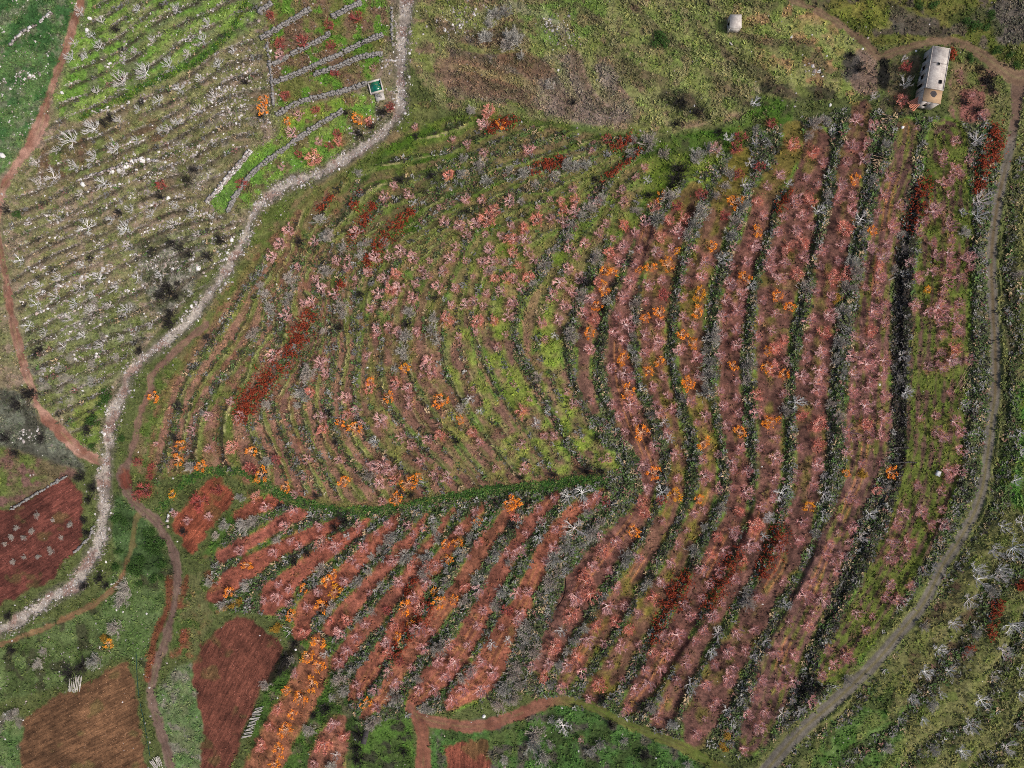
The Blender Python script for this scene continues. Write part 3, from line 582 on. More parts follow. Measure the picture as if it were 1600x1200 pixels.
# ------------------------------------------------------------------ plants traced from the photograph: tile corner, then x,y in a 4x enlargement of the tile + code
# p pink tree (P big, s small)  q salmon (Q big)  o orange (O big)  y yellow  r crimson  w pale bare (W big)  g grey bush (G big)  d dark bush (D big)  e green bush (E big)  u mustard bush
PLANTS = {
(0,0): "495,70w 860,55w 1095,55w 630,135w 1300,140w 565,215w 945,240w 1265,250w 460,265w 620,290w 530,355w 835,330w 1170,330w 445,360w 1455,310w 1050,400W 1360,400w 905,450W 755,505X 595,580w 1115,555w 1245,490w 985,620w 860,680w 1335,600W 740,745w 575,800X 1235,690w 1000,810w 1105,765w 440,870X 845,870w 720,925W 585,980W 350,940w 465,1035W 325,1105W 640,1145W 770,1080w 215,1010w 1530,510d 720,185d 690,740d 640,770d 880,640d 1050,800w 1210,1060d 1160,1120d 1520,1150r 1010,1160r 240,1140w",
(0,300): "500,10w 1095,75w 815,110w 1205,120W 945,140w 1330,155w 690,170w 535,215W 780,225W 1075,200w 1235,265w 790,325w 115,425w 505,455w 240,585w 495,590w 610,540w 855,535w 715,600w 570,640w 345,655w 220,700w 465,695w 560,740w 680,705w 780,735W 425,800w 940,830w 515,900w 765,910w 280,880w 390,965w 630,960w 735,1035g 575,1070g 375,1110g 580,1185g 1190,630w 1000,520w 175,830w 370,540w 940,370d 1060,320d 1120,350D 1180,390d 1370,300D 1290,400d 1030,600D 1090,640D 1000,650D 1110,570d 1060,760D 1060,820D 870,990d 1290,910d 1560,900g 1590,880g 560,410d 1000,30d 40,110d 100,140e 250,980d 220,1010d 740,130d",
(400,0): "100,105r 640,115r 460,170r 150,270r 290,260r 470,290r 150,345p 490,460r 180,600r 730,430s 380,690r 265,720p 195,760o 640,740O 705,755q 395,890p 510,840r 460,910r 520,890q 270,970r 345,985Q 160,1050s 840,670r 1230,870s 995,800s 1210,1095q 860,1165p 1460,705q 1430,780p 1530,780o 1345,690g 1425,950p 1320,900p 1290,985g 1400,1030G 1440,1130g 1285,1095G 1000,850d 640,840d 720,790d 660,260d 1500,80G 1460,150G 1440,230G 1560,70g 1590,230G 1570,280G 1590,1060g 790,700D 640,1080g 230,830p 50,620o 45,680o 30,730d 560,700d 1100,1100d 900,1120d",
(800,0): "860,885G 950,955g 735,965g 1365,870w 1520,890w 1165,970G 1300,945w 1490,1010W 1360,1080G 850,1130w 1530,810g 520,1120d 1450,1150w 1340,1165g 1230,930g 1060,1050D 1030,1110D 1000,1160d 70,1090G 150,1160g 390,1050G 340,1030G 270,1100g 460,1030g 1515,640w 1150,1000g 760,880g 30,250G 60,350g 230,530g 920,250E 960,260e 380,640d 1060,640D 1160,700D 1030,770d 590,870r 1420,860r 1400,930r 1415,1090r 780,1100s 830,1050s 1555,1050r 500,940s 380,1180p 690,1190p 100,940p 1270,930p 1590,1170p 1300,820d",
(1200,0): "155,900q 280,960q 345,1020p 70,1085p 230,1110p 310,1160p 560,750p 650,790p 610,890p 530,920p 485,1020p 600,990p 455,1150p 935,800s 1165,880p 1090,960p 1085,1010p 1170,1050p 1140,1110p 1200,1090p 1250,1000p 1100,1150p 1330,715p 1270,600s 755,1110p 545,1130o 15,770r 830,630q 300,765G 360,750g 250,850g 845,370w 865,520W 1320,870X 660,1130G 385,1090w 130,1150w 740,900g 680,600w 700,990d 1300,150E 1370,160e 1250,130e 1440,310e 1520,340e 1270,360e 1560,400e 1330,430d 1380,500D 1400,560d 950,30e 1400,90e 1040,20e 520,340d 570,430d 1230,640d 1320,680d 850,420r",
(400,300): "800,30p 950,20p 1310,45p 1410,50s 1580,55p 1440,165Q 1490,110q 1150,95s 1170,190p 1380,190p 1270,205p 1320,265p 1530,270p 1435,265s 1590,215p 1250,345p 1465,355P 1590,295q 200,245p 150,325p 365,310p 115,410p 265,465s 620,255P 900,365p 985,410p 1085,430s 1210,420p 1310,430s 1410,440p 1480,440p 1555,440s 745,400P 830,410p 580,415s 500,430p 570,475p 700,500p 880,515q 1035,490p 1070,520p 1175,490p 1360,530s 1490,545q 1580,540q 1440,500p 400,600P 800,535p 840,610q 890,590p 1140,590P 1250,600p 1440,640p 1540,620p 1590,700p 355,685P 300,700p 370,545s 765,630p 620,545s 995,575p 975,665p 870,690s 810,710p 715,735p 1225,710p 1310,710p 1360,675p 1415,715p 190,770p 1195,800Q 1390,815q 1490,805q 1580,780p 825,840p 755,880p 890,870p 1000,865p 1380,880s 1265,910s 95,1015P 695,1030p 400,1070P 1085,1050P 1050,1090p 1095,1135P 940,1100Y 715,1180o 875,1185q 440,1130p 1510,970s 1560,890s 215,540G 235,600g 440,500G 460,270G 400,170G 660,330g 690,320g 545,340g 530,720G 545,770g 520,850d 960,750G 940,830d 935,900G 920,1000G 1110,780g 1100,870G 1130,930g 320,1120G 310,1170g 1470,490g 430,280g 270,310d 60,640g 70,710g 210,650g 190,690g 420,870g 1320,120d 660,390g 800,320g 870,1110g 30,580g 95,740g 650,640d 490,640p 1125,660d 1030,1150s",
(800,300): "155,170Q 240,170p 300,60q 395,55q 315,115q 395,125p 320,190p 70,230q 15,295p 80,290p 95,375p 10,375q 40,455q 135,425p 95,530q 5,540p 55,600p 10,680p 165,95s 235,45s 540,60p 700,60p 590,200p 700,210Q 765,260p 630,290s 545,270p 450,320p 405,400s 355,345p 350,475p 410,535p 300,565P 250,650P 365,630p 330,715P 285,800p 185,820p 270,890w 205,925s 705,340p 610,385q 665,430p 590,480o 625,510O 530,570q 575,605O 490,660p 530,715o 445,760p 510,800q 490,880o 490,985p 795,355s 775,450p 800,485o 740,550P 695,650P 655,770p 710,830P 630,870p 690,930p 690,1035O 700,1130P 620,1100p 740,1170p 885,95q 835,180p 930,275q 1040,250P 1035,90r 980,180q 905,370p 1000,350p 1030,370y 870,480O 978,455O 935,550p 850,580p 945,645r 835,680s 925,755O 835,790o 915,830p 825,900p 915,935P 835,1005p 920,1055O 850,1125O 945,1150p 1190,15r 1330,150r 1075,165q 1145,355p 1240,340O 1105,440p 1215,430P 1085,560p 1185,530p 1065,660p 1170,635Y 1150,740O 1070,780p 1140,835p 1060,890o 1145,950O 1055,985p 1155,1035p 1080,1110p 1160,1145p 1095,1190o 1380,65O 1530,60q 1570,145p 1535,245O 1505,330p 1395,355p 1470,440p 1365,460p 1450,540O 1365,570p 1430,635P 1335,680p 1410,740P 1320,780p 1410,860p 1320,900p 1395,960p 1300,1010p 1385,1085O 1400,1180p 930,25o 1595,440p 1560,680p 1545,800p 1530,910p 1590,990o 1590,1090o 1270,20g 990,30G 1190,120G 1130,200G 1100,270g 910,170G 1440,90G 1395,190G 1370,270G 490,105G 560,50g 430,150g 375,210g 350,285g 245,370g 205,450G 135,575g 520,410G 435,655G 370,890G 775,700G 780,790g 755,900g 745,975g 775,1045g 605,680g 1265,910G 1215,990g 1245,1060G 1240,1140G 1275,880g 1500,580w 1480,1080G 1480,1170G 780,120g 860,20d 480,570D 160,1160g 740,420d 60,60g 570,730d 560,860d 540,950d 640,580d 1300,400g 1330,420w",
(1200,300): "165,55p 265,50Q 220,145p 100,155p 175,245p 60,250p 260,215p 130,345Q 225,320Q 15,385p 110,440p 210,410P 10,465p 185,510q 80,540P 60,650O 135,720O 45,755p 20,870p 100,930q 40,980Q 105,1050p 20,1100Q 95,1150o 435,45p 530,25p 515,115P 480,225Q 465,335p 345,365P 430,430p 320,470p 405,545Q 295,625p 390,655p 380,760P 275,800p 350,880Q 240,915p 345,1000P 235,1035p 325,1110P 215,1150p 310,1190p 725,20p 690,125p 815,95P 770,215P 630,345p 740,320p 720,415P 690,460q 605,450s 690,530p 680,625p 600,600s 655,745P 735,700p 640,865Q 730,820p 540,900p 630,970P 520,1020p 625,1080P 730,1050P 530,1140p 715,1150p 640,1190p 1135,15p 1040,120P 1215,125w 970,190p 1130,215P 940,260p 1030,320p 1140,300p 1040,405p 1130,375p 1210,410P 1260,470p 890,440p 1030,490p 1130,460P 925,530P 1110,550P 1210,530p 1090,640p 1190,700p 915,710p 1010,745p 1075,720P 1170,790P 1075,800P 1090,890p 1170,870p 1165,975q 1075,1000p 1060,1080p 1145,1050P 1090,1110p 1250,1050p 1270,400p 995,1100p 1330,60X 1320,150X 1230,250G 325,120W 370,20g 585,165W 600,265g 530,460G 560,500G 490,590G 540,600g 480,750G 455,830g 460,940G 430,1050G 470,1120g 240,600G 850,1020W 860,350g 840,270g 790,480g 850,510w 820,1170g 1570,520g 440,670u 1335,390g 650,245o 1000,610y 480,500q 850,700d 840,800D 850,900D 820,600d 840,420d",
(0,600): "955,85o 1135,380o 1110,470o 1260,515o 1080,690y 1310,400p 1455,390q 1565,425o 980,375s 1240,740R 1365,665r 910,660R 860,700r 940,575r 950,520r 870,485r 1555,525q 1580,540r 1545,1130O 1305,830s 1145,920d 1500,1040p 1170,850s 1590,700q 1300,200p 1440,110p 1500,200p 1200,290p 1530,890G 1580,850G 1500,710g 1400,880g 570,650D 550,720d 1185,520g 1120,150d 1275,180g 1350,950g 500,580D 655,70E 620,130e 560,230E 540,290d 570,390e 755,340e 720,840e 770,870e 740,1050e 920,1000E 870,1100E 960,1050E 1000,1130E 940,930e 720,1140e 830,1170E 980,1000E 900,930e 30,340D 100,130D 180,60D 250,340d 90,430d 520,850d 540,930d 1090,810s 1090,340d 310,1030j 80,1110j 230,820j 320,1050j 440,880j 150,960j 30,1000j 240,1080j 100,900j 200,920j 330,850j 380,960j 70,960j 150,1080j",
(400,600): "705,25Q 870,10p 950,25p 340,45q 560,90p 830,75o 1165,100O 955,85p 1360,30s 965,140p 1400,165w 1335,85w 620,160p 570,190q 525,245o 610,280O 655,240s 780,230P 405,210p 420,290q 1285,225o 1155,320q 1355,305q 1080,340p 910,335p 745,360w 970,390p 130,470r 325,470p 515,470p 30,570O 190,640o 245,680p 555,605O 780,510P 840,540P 740,500P 770,620p 865,605q 950,625O 1010,580o 880,730O 790,735s 1110,560p 1205,590p 300,580s 1030,480p 1500,520p 1400,370p 1590,740O 235,790p 190,895p 405,890p 215,985s 410,980Q 110,1045p 270,1010s 490,1020p 575,950w 645,890p 665,1020p 750,930s 600,1095p 640,1140s 825,870p 955,880p 850,1110p 1280,905p 1385,850o 1365,790p 1185,1000o 1260,995o 1205,1095o 1395,985q 1125,1135p 1110,840w 985,940s 1330,1080s 1570,1050p 475,1185o 60,770p 290,70G 290,40g 1290,150G 710,570G 55,490g 70,480g 1260,360d 930,1085G 1060,1080G 1060,1180G 410,1160G 1115,920g 1380,870g 1335,960g 1285,1070G 1200,1170g 1500,740d 1590,870d 1450,1100g 1500,1050g 970,700d 550,850D 320,1060d 240,1110d 490,900d 150,760d 375,700d 130,980g 1140,975g 860,950g 720,1080g 830,980g 780,1030g 700,1170g 1540,970g 1580,1120g 500,360d 70,130g 260,130g 460,180d 1050,900s 1080,1130q 970,1140q 1000,1000s",
(800,600): "720,45O 740,130P 670,200p 775,230p 810,310O 630,130p 705,300s 820,500P 895,560O 835,640P 805,725q 830,805Q 755,920O 645,985p 570,1050Q 500,1140P 600,1160p 440,1190q 930,720r 875,15p 975,75p 895,130p 1000,150p 930,185p 950,240W 990,340w 965,300p 1025,440P 890,380p 1030,585p 1015,695Y 940,860s 800,1090p 885,1100s 1095,10O 1115,110p 1150,240s 1210,200p 1195,355O 1195,470p 1285,440p 1205,580P 1170,720o 1140,805p 1285,660p 1200,780s 1095,910s 1040,1005p 995,1115p 1300,45p 1410,85p 1320,135p 1410,185p 1340,250p 1425,305O 1425,405P 1380,480p 1465,540P 1385,540s 1460,680P 1370,650s 1425,795q 1385,915P 1290,960q 1320,1040p 1240,1060q 1195,1150p 1300,1160p 1530,65q 1525,180p 1590,220O 1540,400s 1560,770p 1520,890Q 1485,1000P 1435,1110q 1575,955w 60,170q 105,95s 220,180w 145,245w 260,325p 200,320s 385,125p 345,50s 605,465p 60,375p 80,535p 560,470s 500,105s 20,740O 15,825q 165,775p 190,850p 270,720p 55,1020p 465,755p 530,705p 270,910p 260,1030p 210,1105p 90,930s 15,1080s 555,945p 1215,50G 1075,95g 870,190g 945,680W 350,700X 440,680X 385,910X 555,870g 500,930G 330,1020G 260,1100G 710,1090G 1150,1050G 1310,780g 1205,890g 175,960W 470,550D 560,550D 260,570d 60,590d 530,340d 15,890d 100,740d 1580,840w 600,660d 60,1130g 320,970g 290,1160g 440,1000g 590,730r 480,800g",
(1200,600): "25,230O 95,55p 55,340p 50,465P 50,585P 25,710P 20,830w 75,800p 320,40P 305,130p 205,190q 310,250Q 310,380Q 195,400s 305,500P 275,630P 185,555s 175,605s 255,765Y 115,855s 215,870p 180,980p 70,1020p 130,790s 520,55P 630,20P 730,75p 610,140P 525,160p 725,215P 605,255Q 500,300P 570,335s 640,300p 715,330p 630,360s 495,425p 585,500p 705,490s 490,560o 500,715p 680,660q 445,830s 520,905p 505,990p 390,1000p 355,1065p 440,930s 470,1080p 410,1110s 430,1170p 560,740s 1130,50s 1050,200p 1160,230p 1240,130w 955,215s 1050,300P 1090,330p 1195,300p 1130,540P 1205,540p 1120,590p 1080,665p 930,630p 1080,780p 840,795P 960,800P 800,885p 1010,880p 1100,870p 780,985p 880,985P 750,1085P 855,1075p 1195,415p 765,550O 870,50W 180,115W 110,170g 450,210G 400,120g 395,310g 360,575w 360,690W 350,830w 90,680W 10,840w 645,820W 585,955w 740,650g 265,1040w 305,935g 1585,425w 1555,605w 1475,895W 1595,865w 1420,1050X 1545,1030X 1460,1165W 1310,1170W 1590,300w 850,160d 840,250d 820,350d 850,450d 600,560u 690,900d 620,1080d 1250,700d 1200,620d",
(0,900): "1430,100O 680,420y 650,390u 1500,165u 1450,190u 1400,200u 750,160G 780,80G 710,330G 235,545g 270,470g 590,530G 500,570D 430,620D 1390,180g 60,870g 100,850g 1540,60g 1310,40g 620,20d 660,60d 70,470d 1000,10e 870,50e 950,20e 520,60d 50,250d",
(400,900): "385,410O 320,505O 390,565O 430,490w 245,615p 340,670O 195,715o 280,760Z 140,830q 230,860O 85,935q 190,975Z 35,1065q 140,1090O 115,1175O 475,930p 545,1000q 425,1060Q 495,1130w 365,1175p 450,30O 495,105Y 410,195O 295,75o 225,250o 295,345q 210,80p 140,50s 55,150p 135,130p 390,100p 320,195p 205,170p 560,25p 525,350p 465,280q 570,270q 630,385p 570,465p 680,300p 520,540p 710,100s 890,40p 825,210r 930,205O 860,300Q 885,380o 820,420p 820,490q 635,680p 655,740s 965,290o 1020,190q 990,135p 1065,40p 1150,165O 1245,155o 1115,100y 1305,65q 1025,330P 1105,340p 1045,445p 975,570p 900,530r 825,600p 875,665p 745,710p 760,820p 685,800o 1325,430p 1210,430p 1240,540P 1130,530p 1190,620p 1115,710p 1015,710p 1380,310p 1420,215p 1395,90p 1570,210r 1475,425w 1575,400w 1475,610P 1415,545p 1345,600p 1305,710P 1405,715P 1220,780p 1535,320s 470,200G 420,260g 640,30g 780,60g 640,270g 720,220g 1060,20g 1180,40g 1380,30G 1310,160G 1540,100G 1500,180G 1150,450G 520,650G 600,590g 870,760G 330,960G 1070,830G 1340,590g 1290,640g 1560,700G 1520,810G 1590,620G 640,1000D 630,1080D 760,900g 720,930G 480,760g 430,830D 470,1190g 1010,640g 210,530g 550,720g 1580,780g 140,310u 110,330u 630,1150D 240,420d 190,540D 150,600d 920,1100d 60,690g 1550,1150g 360,880d",
(800,900): "460,35Q 490,120Q 405,135P 365,245Q 310,345w 270,445Q 230,550p 200,630q 125,565p 55,235p 30,280p 100,95p 30,105p 655,80p 595,190P 700,180p 530,300Q 645,285q 475,400P 405,510Q 435,600p 350,560p 310,685P 935,35p 880,130q 795,235p 735,335q 675,440p 615,555p 540,675Q 480,765p 790,430s 570,425s 1230,50p 1180,140p 1115,250p 1075,180p 1040,370P 940,375p 870,480q 975,485p 930,580p 830,590p 765,710p 870,680P 710,835p 690,650s 1385,15p 1310,170p 1260,250p 1195,345p 1145,410p 1090,550p 1030,650p 1090,500s 910,885p 1520,330p 1400,350p 1350,465P 1460,460p 1390,570p 1345,650P 1265,550s 1215,675p 1280,780p 1250,820s 1160,990p 1200,890s 1550,130p 1550,650p 1510,740p 1470,860p 1580,850p 1535,940P 1450,1085p 240,40G 180,120g 100,310G 80,380G 140,470G 60,440g 40,560G 30,620g 50,680G 20,770g 450,330g 400,400g 350,470g 300,560g 240,680g 1470,110G 1480,180G 1440,160g 850,50g 560,770D 880,820G 820,820D 1295,360W 1250,480w 1120,680W 1350,845w 1510,500w 1590,410w 320,950W 250,900g 150,1000G 130,1060G 190,1140G 240,1050g 490,1100g 550,1050g 830,1130D 930,770g 1000,920g 1350,1000u 1310,1060u 1325,1080u 430,1020s 700,1030g 620,930d 1100,1180g",
(1200,900): "95,30p 235,130P 340,140P 130,290p 255,310p 290,230p 60,480p 155,490p 105,570p 155,660p 70,680p 275,30p 345,50s 760,50p 735,130p 885,60p 815,140p 555,230p 610,340p 650,250s 370,450p 485,490P 415,555P 335,625p 140,770w 95,870W 205,850w 270,780p 1335,35X 1265,155X 1450,5W 1165,300W 1080,470W 985,605W 1140,600w 900,770W 1085,745w 1030,815g 820,900w 975,900w 1545,310X 1480,475X 1410,630w 1345,785W 1275,935W 1580,745W 1505,1080W 1220,1100W 1565,935w 1400,95g 1040,1090G 745,1080g 1450,1190w 1585,600w 120,190w 980,320g 1300,360g 495,650g 1245,470g 270,710D 320,700D 220,720D",
}
RADIUS = {'p': 9, 'P': 12, 's': 6.2, 'q': 9.2, 'Q': 12, 'o': 8.3, 'O': 10.8, 'Z': 13.2, 'y': 7.5, 'Y': 11.5, 'r': 9, 'R': 13.5, 'w': 9, 'W': 13, 'X': 16.5,
          'g': 9.5, 'G': 14, 'd': 9.5, 'D': 14, 'e': 8, 'E': 12, 'u': 9, 'j': 5}
PL = []
for (ox, oy), s in PLANTS.items():
    for t in s.split():
        x, y = t[:-1].split(',')
        r = RADIUS[t[-1]] * random.uniform(.8, 1.2)
        PL.append([ox + float(x) / 4, oy + float(y) / 4, r, t[-1]])

# leaf litter under the crowns: fallen leaves tint the soil
LIT = {'p': (172,106,98), 'q': (192,104,84), 'o': (186,112,76), 'y': (190,120,56), 'r': (140,64,56)}
for u, v, r, c in PL:
    k = {'P': 'p', 's': 'p', 'Q': 'q', 'O': 'o', 'Z': 'o', 'Y': 'o', 'R': 'r'}.get(c, c)
    if k not in LIT: continue
    i0, i1 = np.searchsorted(GU, [u - 2*r, u + 2*r]); j0, j1 = np.searchsorted(GV, [v - 2*r, v + 2*r])
    sl = (slice(j0, j1), slice(i0, i1))
    d = np.hypot(UU[sl] - u, VV[sl] - v)
    a = (np.exp(-(d / (r * .8)) ** 2) * (.46 if u > 560 or v > 760 else .34) * (.2 + 1.5 * sstep(N_fine[sl], .36, .62)))[..., None]
    a = np.clip(a * (.6 if k in 'oy' else 1), 0, .8)
    C[sl] = C[sl] * (1 - a) + lin(LIT[k])[None, None] * a

# fine relief: clods, tussocks
Z = (Z + (N_fine - .5) * .22 * (1 - .7 * hard_m) + (N_mid - .5) * .35 * (1 - hard_m)).astype(np.float32)
C = C * (1 + ((N_fine - .5) * .36 + (N_mid - .5) * .30))[..., None]
lum = C @ np.array([.3, .55, .15], np.float32)
C = lum[..., None] + (C - lum[..., None]) * 1.0
C = np.clip(C, .008, .8).astype(np.float32)

# ------------------------------------------------------------------ height lookup and placing
def bil(A, u, v):
    u = np.atleast_1d(np.asarray(u, float)); v = np.atleast_1d(np.asarray(v, float))
    i = np.clip(np.searchsorted(GU, u, 'right') - 1, 0, NU - 2); j = np.clip(np.searchsorted(GV, v, 'right') - 1, 0, NV - 2)
    fu = np.clip((u - GU[i]) / (GU[i+1] - GU[i]), 0, 1); fv = np.clip((v - GV[j]) / (GV[j+1] - GV[j]), 0, 1)
    if A.ndim == 3: fu = fu[:, None]; fv = fv[:, None]
    return (A[j, i]*(1-fu)+A[j, i+1]*fu)*(1-fv) + (A[j+1, i]*(1-fu)+A[j+1, i+1]*fu)*fv
def gz(u, v): return float(bil(Z, u, v)[0])
def ground(u, v, up=0.0):
    """ground point whose thing of mid-height `up` shows at (u, v) in the photograph"""
    u0, v0 = u, v
    for _ in range(3):
        z = gz(u0, v0)
        k = (1 - (z + up) / H) / (1 - z / H)
        u0, v0 = 800 + (u - 800) * k, 600 + (v - 600) * k
    z = gz(u0, v0); f = S * (1 - z / H)
    return ((u0 - 800) * f, -(v0 - 600) * f, z)
def ground_arr(u, v):
    z = bil(Z, u, v); f = S * (1 - z / H)
    return np.stack([(u - 800) * f, -(v - 600) * f, z], 1)
def at(u, v, z):
    f = S * (1 - z / H)
    return np.array([(u - 800) * f, -(v - 600) * f, z])
MPP = S

# ------------------------------------------------------------------ materials
def new_mat(name):
    m = bpy.data.materials.new(name); m.use_nodes = True
    n = m.node_tree.nodes; b = n.get('Principled BSDF')
    b.inputs['Roughness'].default_value = .9
    if 'Specular IOR Level' in b.inputs: b.inputs['Specular IOR Level'].default_value = .15
    return m, m.node_tree, b
def nd(t, kind, **kw):
    n = t.nodes.new(kind)
    for k, v in kw.items():
        if k in n.inputs: n.inputs[k].default_value = v
        else: setattr(n, k, v)
    return n
def mixer(t, a, b, fac, mode='MULTIPLY'):
    n = t.nodes.new('ShaderNodeMix'); n.data_type = 'RGBA'; n.blend_type = mode
    for sock, val in ((n.inputs['Factor'], fac), (n.inputs['A'], a), (n.inputs['B'], b)):
        if hasattr(val, 'is_output'): t.links.new(val, sock)
        else: sock.default_value = val
    return n.outputs['Result']
def ramp(t, src, stops):
    n = t.nodes.new('ShaderNodeValToRGB'); e = n.color_ramp.elements
    while len(e) < len(stops): e.new(.5)
    for i, (p, c) in enumerate(stops): e[i].position = p; e[i].color = (*c, 1)
    t.links.new(src, n.inputs[0]); return n.outputs[0]
def noise_out(t, co, scale, detail=3, rough=.6):
    n = nd(t, 'ShaderNodeTexNoise'); n.inputs['Scale'].default_value = scale; n.inputs['Detail'].default_value = detail; n.inputs['Roughness'].default_value = rough
    t.links.new(co, n.inputs['Vector']); return n.outputs['Fac']

def ground_material(name, contrast=.5, bump=.35, furrow=None):
    m, t, b = new_mat(name)
    co = nd(t, 'ShaderNodeTexCoord').outputs['Object']
    at_ = nd(t, 'ShaderNodeAttribute', attribute_name='Col').outputs['Color']
    lo, hi = 1 - contrast, 1 + contrast
    sp = ramp(t, noise_out(t, co, 5.5, 3, .7), [(.3, (.72, .72, .72)), (.55, (1, 1, 1)), (.72, (1.35, 1.33, 1.28))])
    at_ = mixer(t, at_, sp, 1.0)
    r1 = ramp(t, noise_out(t, co, 1.6, 5, .7), [(.3, (lo, lo, lo)), (.7, (hi, hi, hi))])
    r2 = ramp(t, noise_out(t, co, .45, 3, .6), [(.35, (.86, .84, .80)), (.65, (1.14, 1.12, 1.06))])
    c = mixer(t, mixer(t, at_, r1, 1.0), r2, 1.0)
    bn = nd(t, 'ShaderNodeBump'); bn.inputs['Strength'].default_value = bump; bn.inputs['Distance'].default_value = .25
    h = noise_out(t, co, 2.2, 5, .7)
    if furrow is not None:
        mp2 = nd(t, 'ShaderNodeMapping', vector_type='TEXTURE'); mp2.inputs['Rotation'].default_value = (0, 0, math.radians(furrow)); mp2.inputs['Scale'].default_value = (9.0, 1.0, 1)
        t.links.new(co, mp2.inputs['Vector'])
        st = ramp(t, noise_out(t, mp2.outputs[0], 1.5, 4, .75), [(.34, (.55, .53, .52)), (.68, (1.6, 1.52, 1.45))])
        c = mixer(t, c, st, 1.0)
        st2 = ramp(t, noise_out(t, co, 5.0, 4, .8), [(.42, (.8, .8, .8)), (.62, (1.0, 1.0, 1.0)), (.75, (1.9, 1.75, 1.5))])
        c = mixer(t, c, st2, 1.0)
    t.links.new(h, bn.inputs['Height']); t.links.new(bn.outputs[0], b.inputs['Normal'])
    t.links.new(c, b.inputs['Base Color'])
    return m
def tint_material(name, rgb, var=.35, attr=False, scale=.35, rough=.9, rgb2=None, per_object=0.0):
    """plain colour (sRGB) or the mesh's own Col attribute, varied by noise in place"""
    m, t, b = new_mat(name)
    b.inputs['Roughness'].default_value = rough
    g = nd(t, 'ShaderNodeNewGeometry').outputs['Position']
    if attr: src = nd(t, 'ShaderNodeAttribute', attribute_name='Col').outputs['Color']
    else: src = (*lin(rgb), 1)
    if rgb2 is not None: src = ramp(t, noise_out(t, g, scale * 1.7, 5, .75), [(.36, tuple(lin(rgb))), (.64, tuple(lin(rgb2)))])
    r = ramp(t, noise_out(t, g, scale, 4, .7), [(.28, (1 - var,) * 3), (.72, (1 + var,) * 3)])
    c = mixer(t, src, r, 1.0)
    if per_object:
        oi = nd(t, 'ShaderNodeObjectInfo').outputs['Random']; p = per_object
        c = mixer(t, c, ramp(t, oi, [(0, (1 - p, 1 - .8 * p, 1 - .7 * p)), (.35, (1 + p * .2, 1 - p * .4, 1 - p * .5)), (.7, (1 - .3 * p, 1 - .1 * p, 1)), (1, (1 + p * .6, 1 + p * .5, 1 + p * .4))]), 1.0)
    t.links.new(c, b.inputs['Base Color'])
    return m
# ------------------------------------------------------------------ mesh helpers
def mesh_np(name, V, F, mat=None, col=None, smooth=False):
    """V (n,3), F list of equal-length polygons (array) or list of arrays"""
    me = bpy.data.meshes.new(name)
    V = np.asarray(V, np.float32)
    Fs = F if isinstance(F, list) else [F]
    Fs = [np.asarray(f, np.int32) for f in Fs if len(f)]
    me.vertices.add(len(V)); me.vertices.foreach_set('co', V.ravel())
    nl = sum(f.size for f in Fs); nf = sum(len(f) for f in Fs)
    me.loops.add(nl); me.loops.foreach_set('vertex_index', np.concatenate([f.ravel() for f in Fs]))
    me.polygons.add(nf)
    tot = np.concatenate([np.full(len(f), f.shape[1], np.int32) for f in Fs])
    st = np.concatenate([[0], np.cumsum(tot)[:-1]]).astype(np.int32)
    me.polygons.foreach_set('loop_start', st); me.polygons.foreach_set('loop_total', tot)
    if smooth: me.polygons.foreach_set('use_smooth', np.ones(nf, bool))
    me.update(calc_edges=True)
    if col is not None:
        a = me.color_attributes.new('Col', 'FLOAT_COLOR', 'POINT')
        a.data.foreach_set('color', np.concatenate([np.asarray(col, np.float32), np.ones((len(V), 1), np.float32)], 1).ravel())
    if mat is not None: me.materials.append(mat)
    return me
def obj(name, me, parent=None, **props):
    o = bpy.data.objects.new(name, me); COL.objects.link(o)
    if parent is not None: o.parent = parent
    for k, v in props.items(): o[k] = v
    return o
def empty(name, loc, label=None, category=None, group=None, rotz=0.0, scale=1.0):
    o = bpy.data.objects.new(name, None); COL.objects.link(o)
    o.empty_display_size = .3
    o.location = loc; o.rotation_euler = (0, 0, rotz); o.scale = (scale,) * 3
    if label: o['label'] = label
    if category: o['category'] = category
    if group: o['group'] = group
    return o

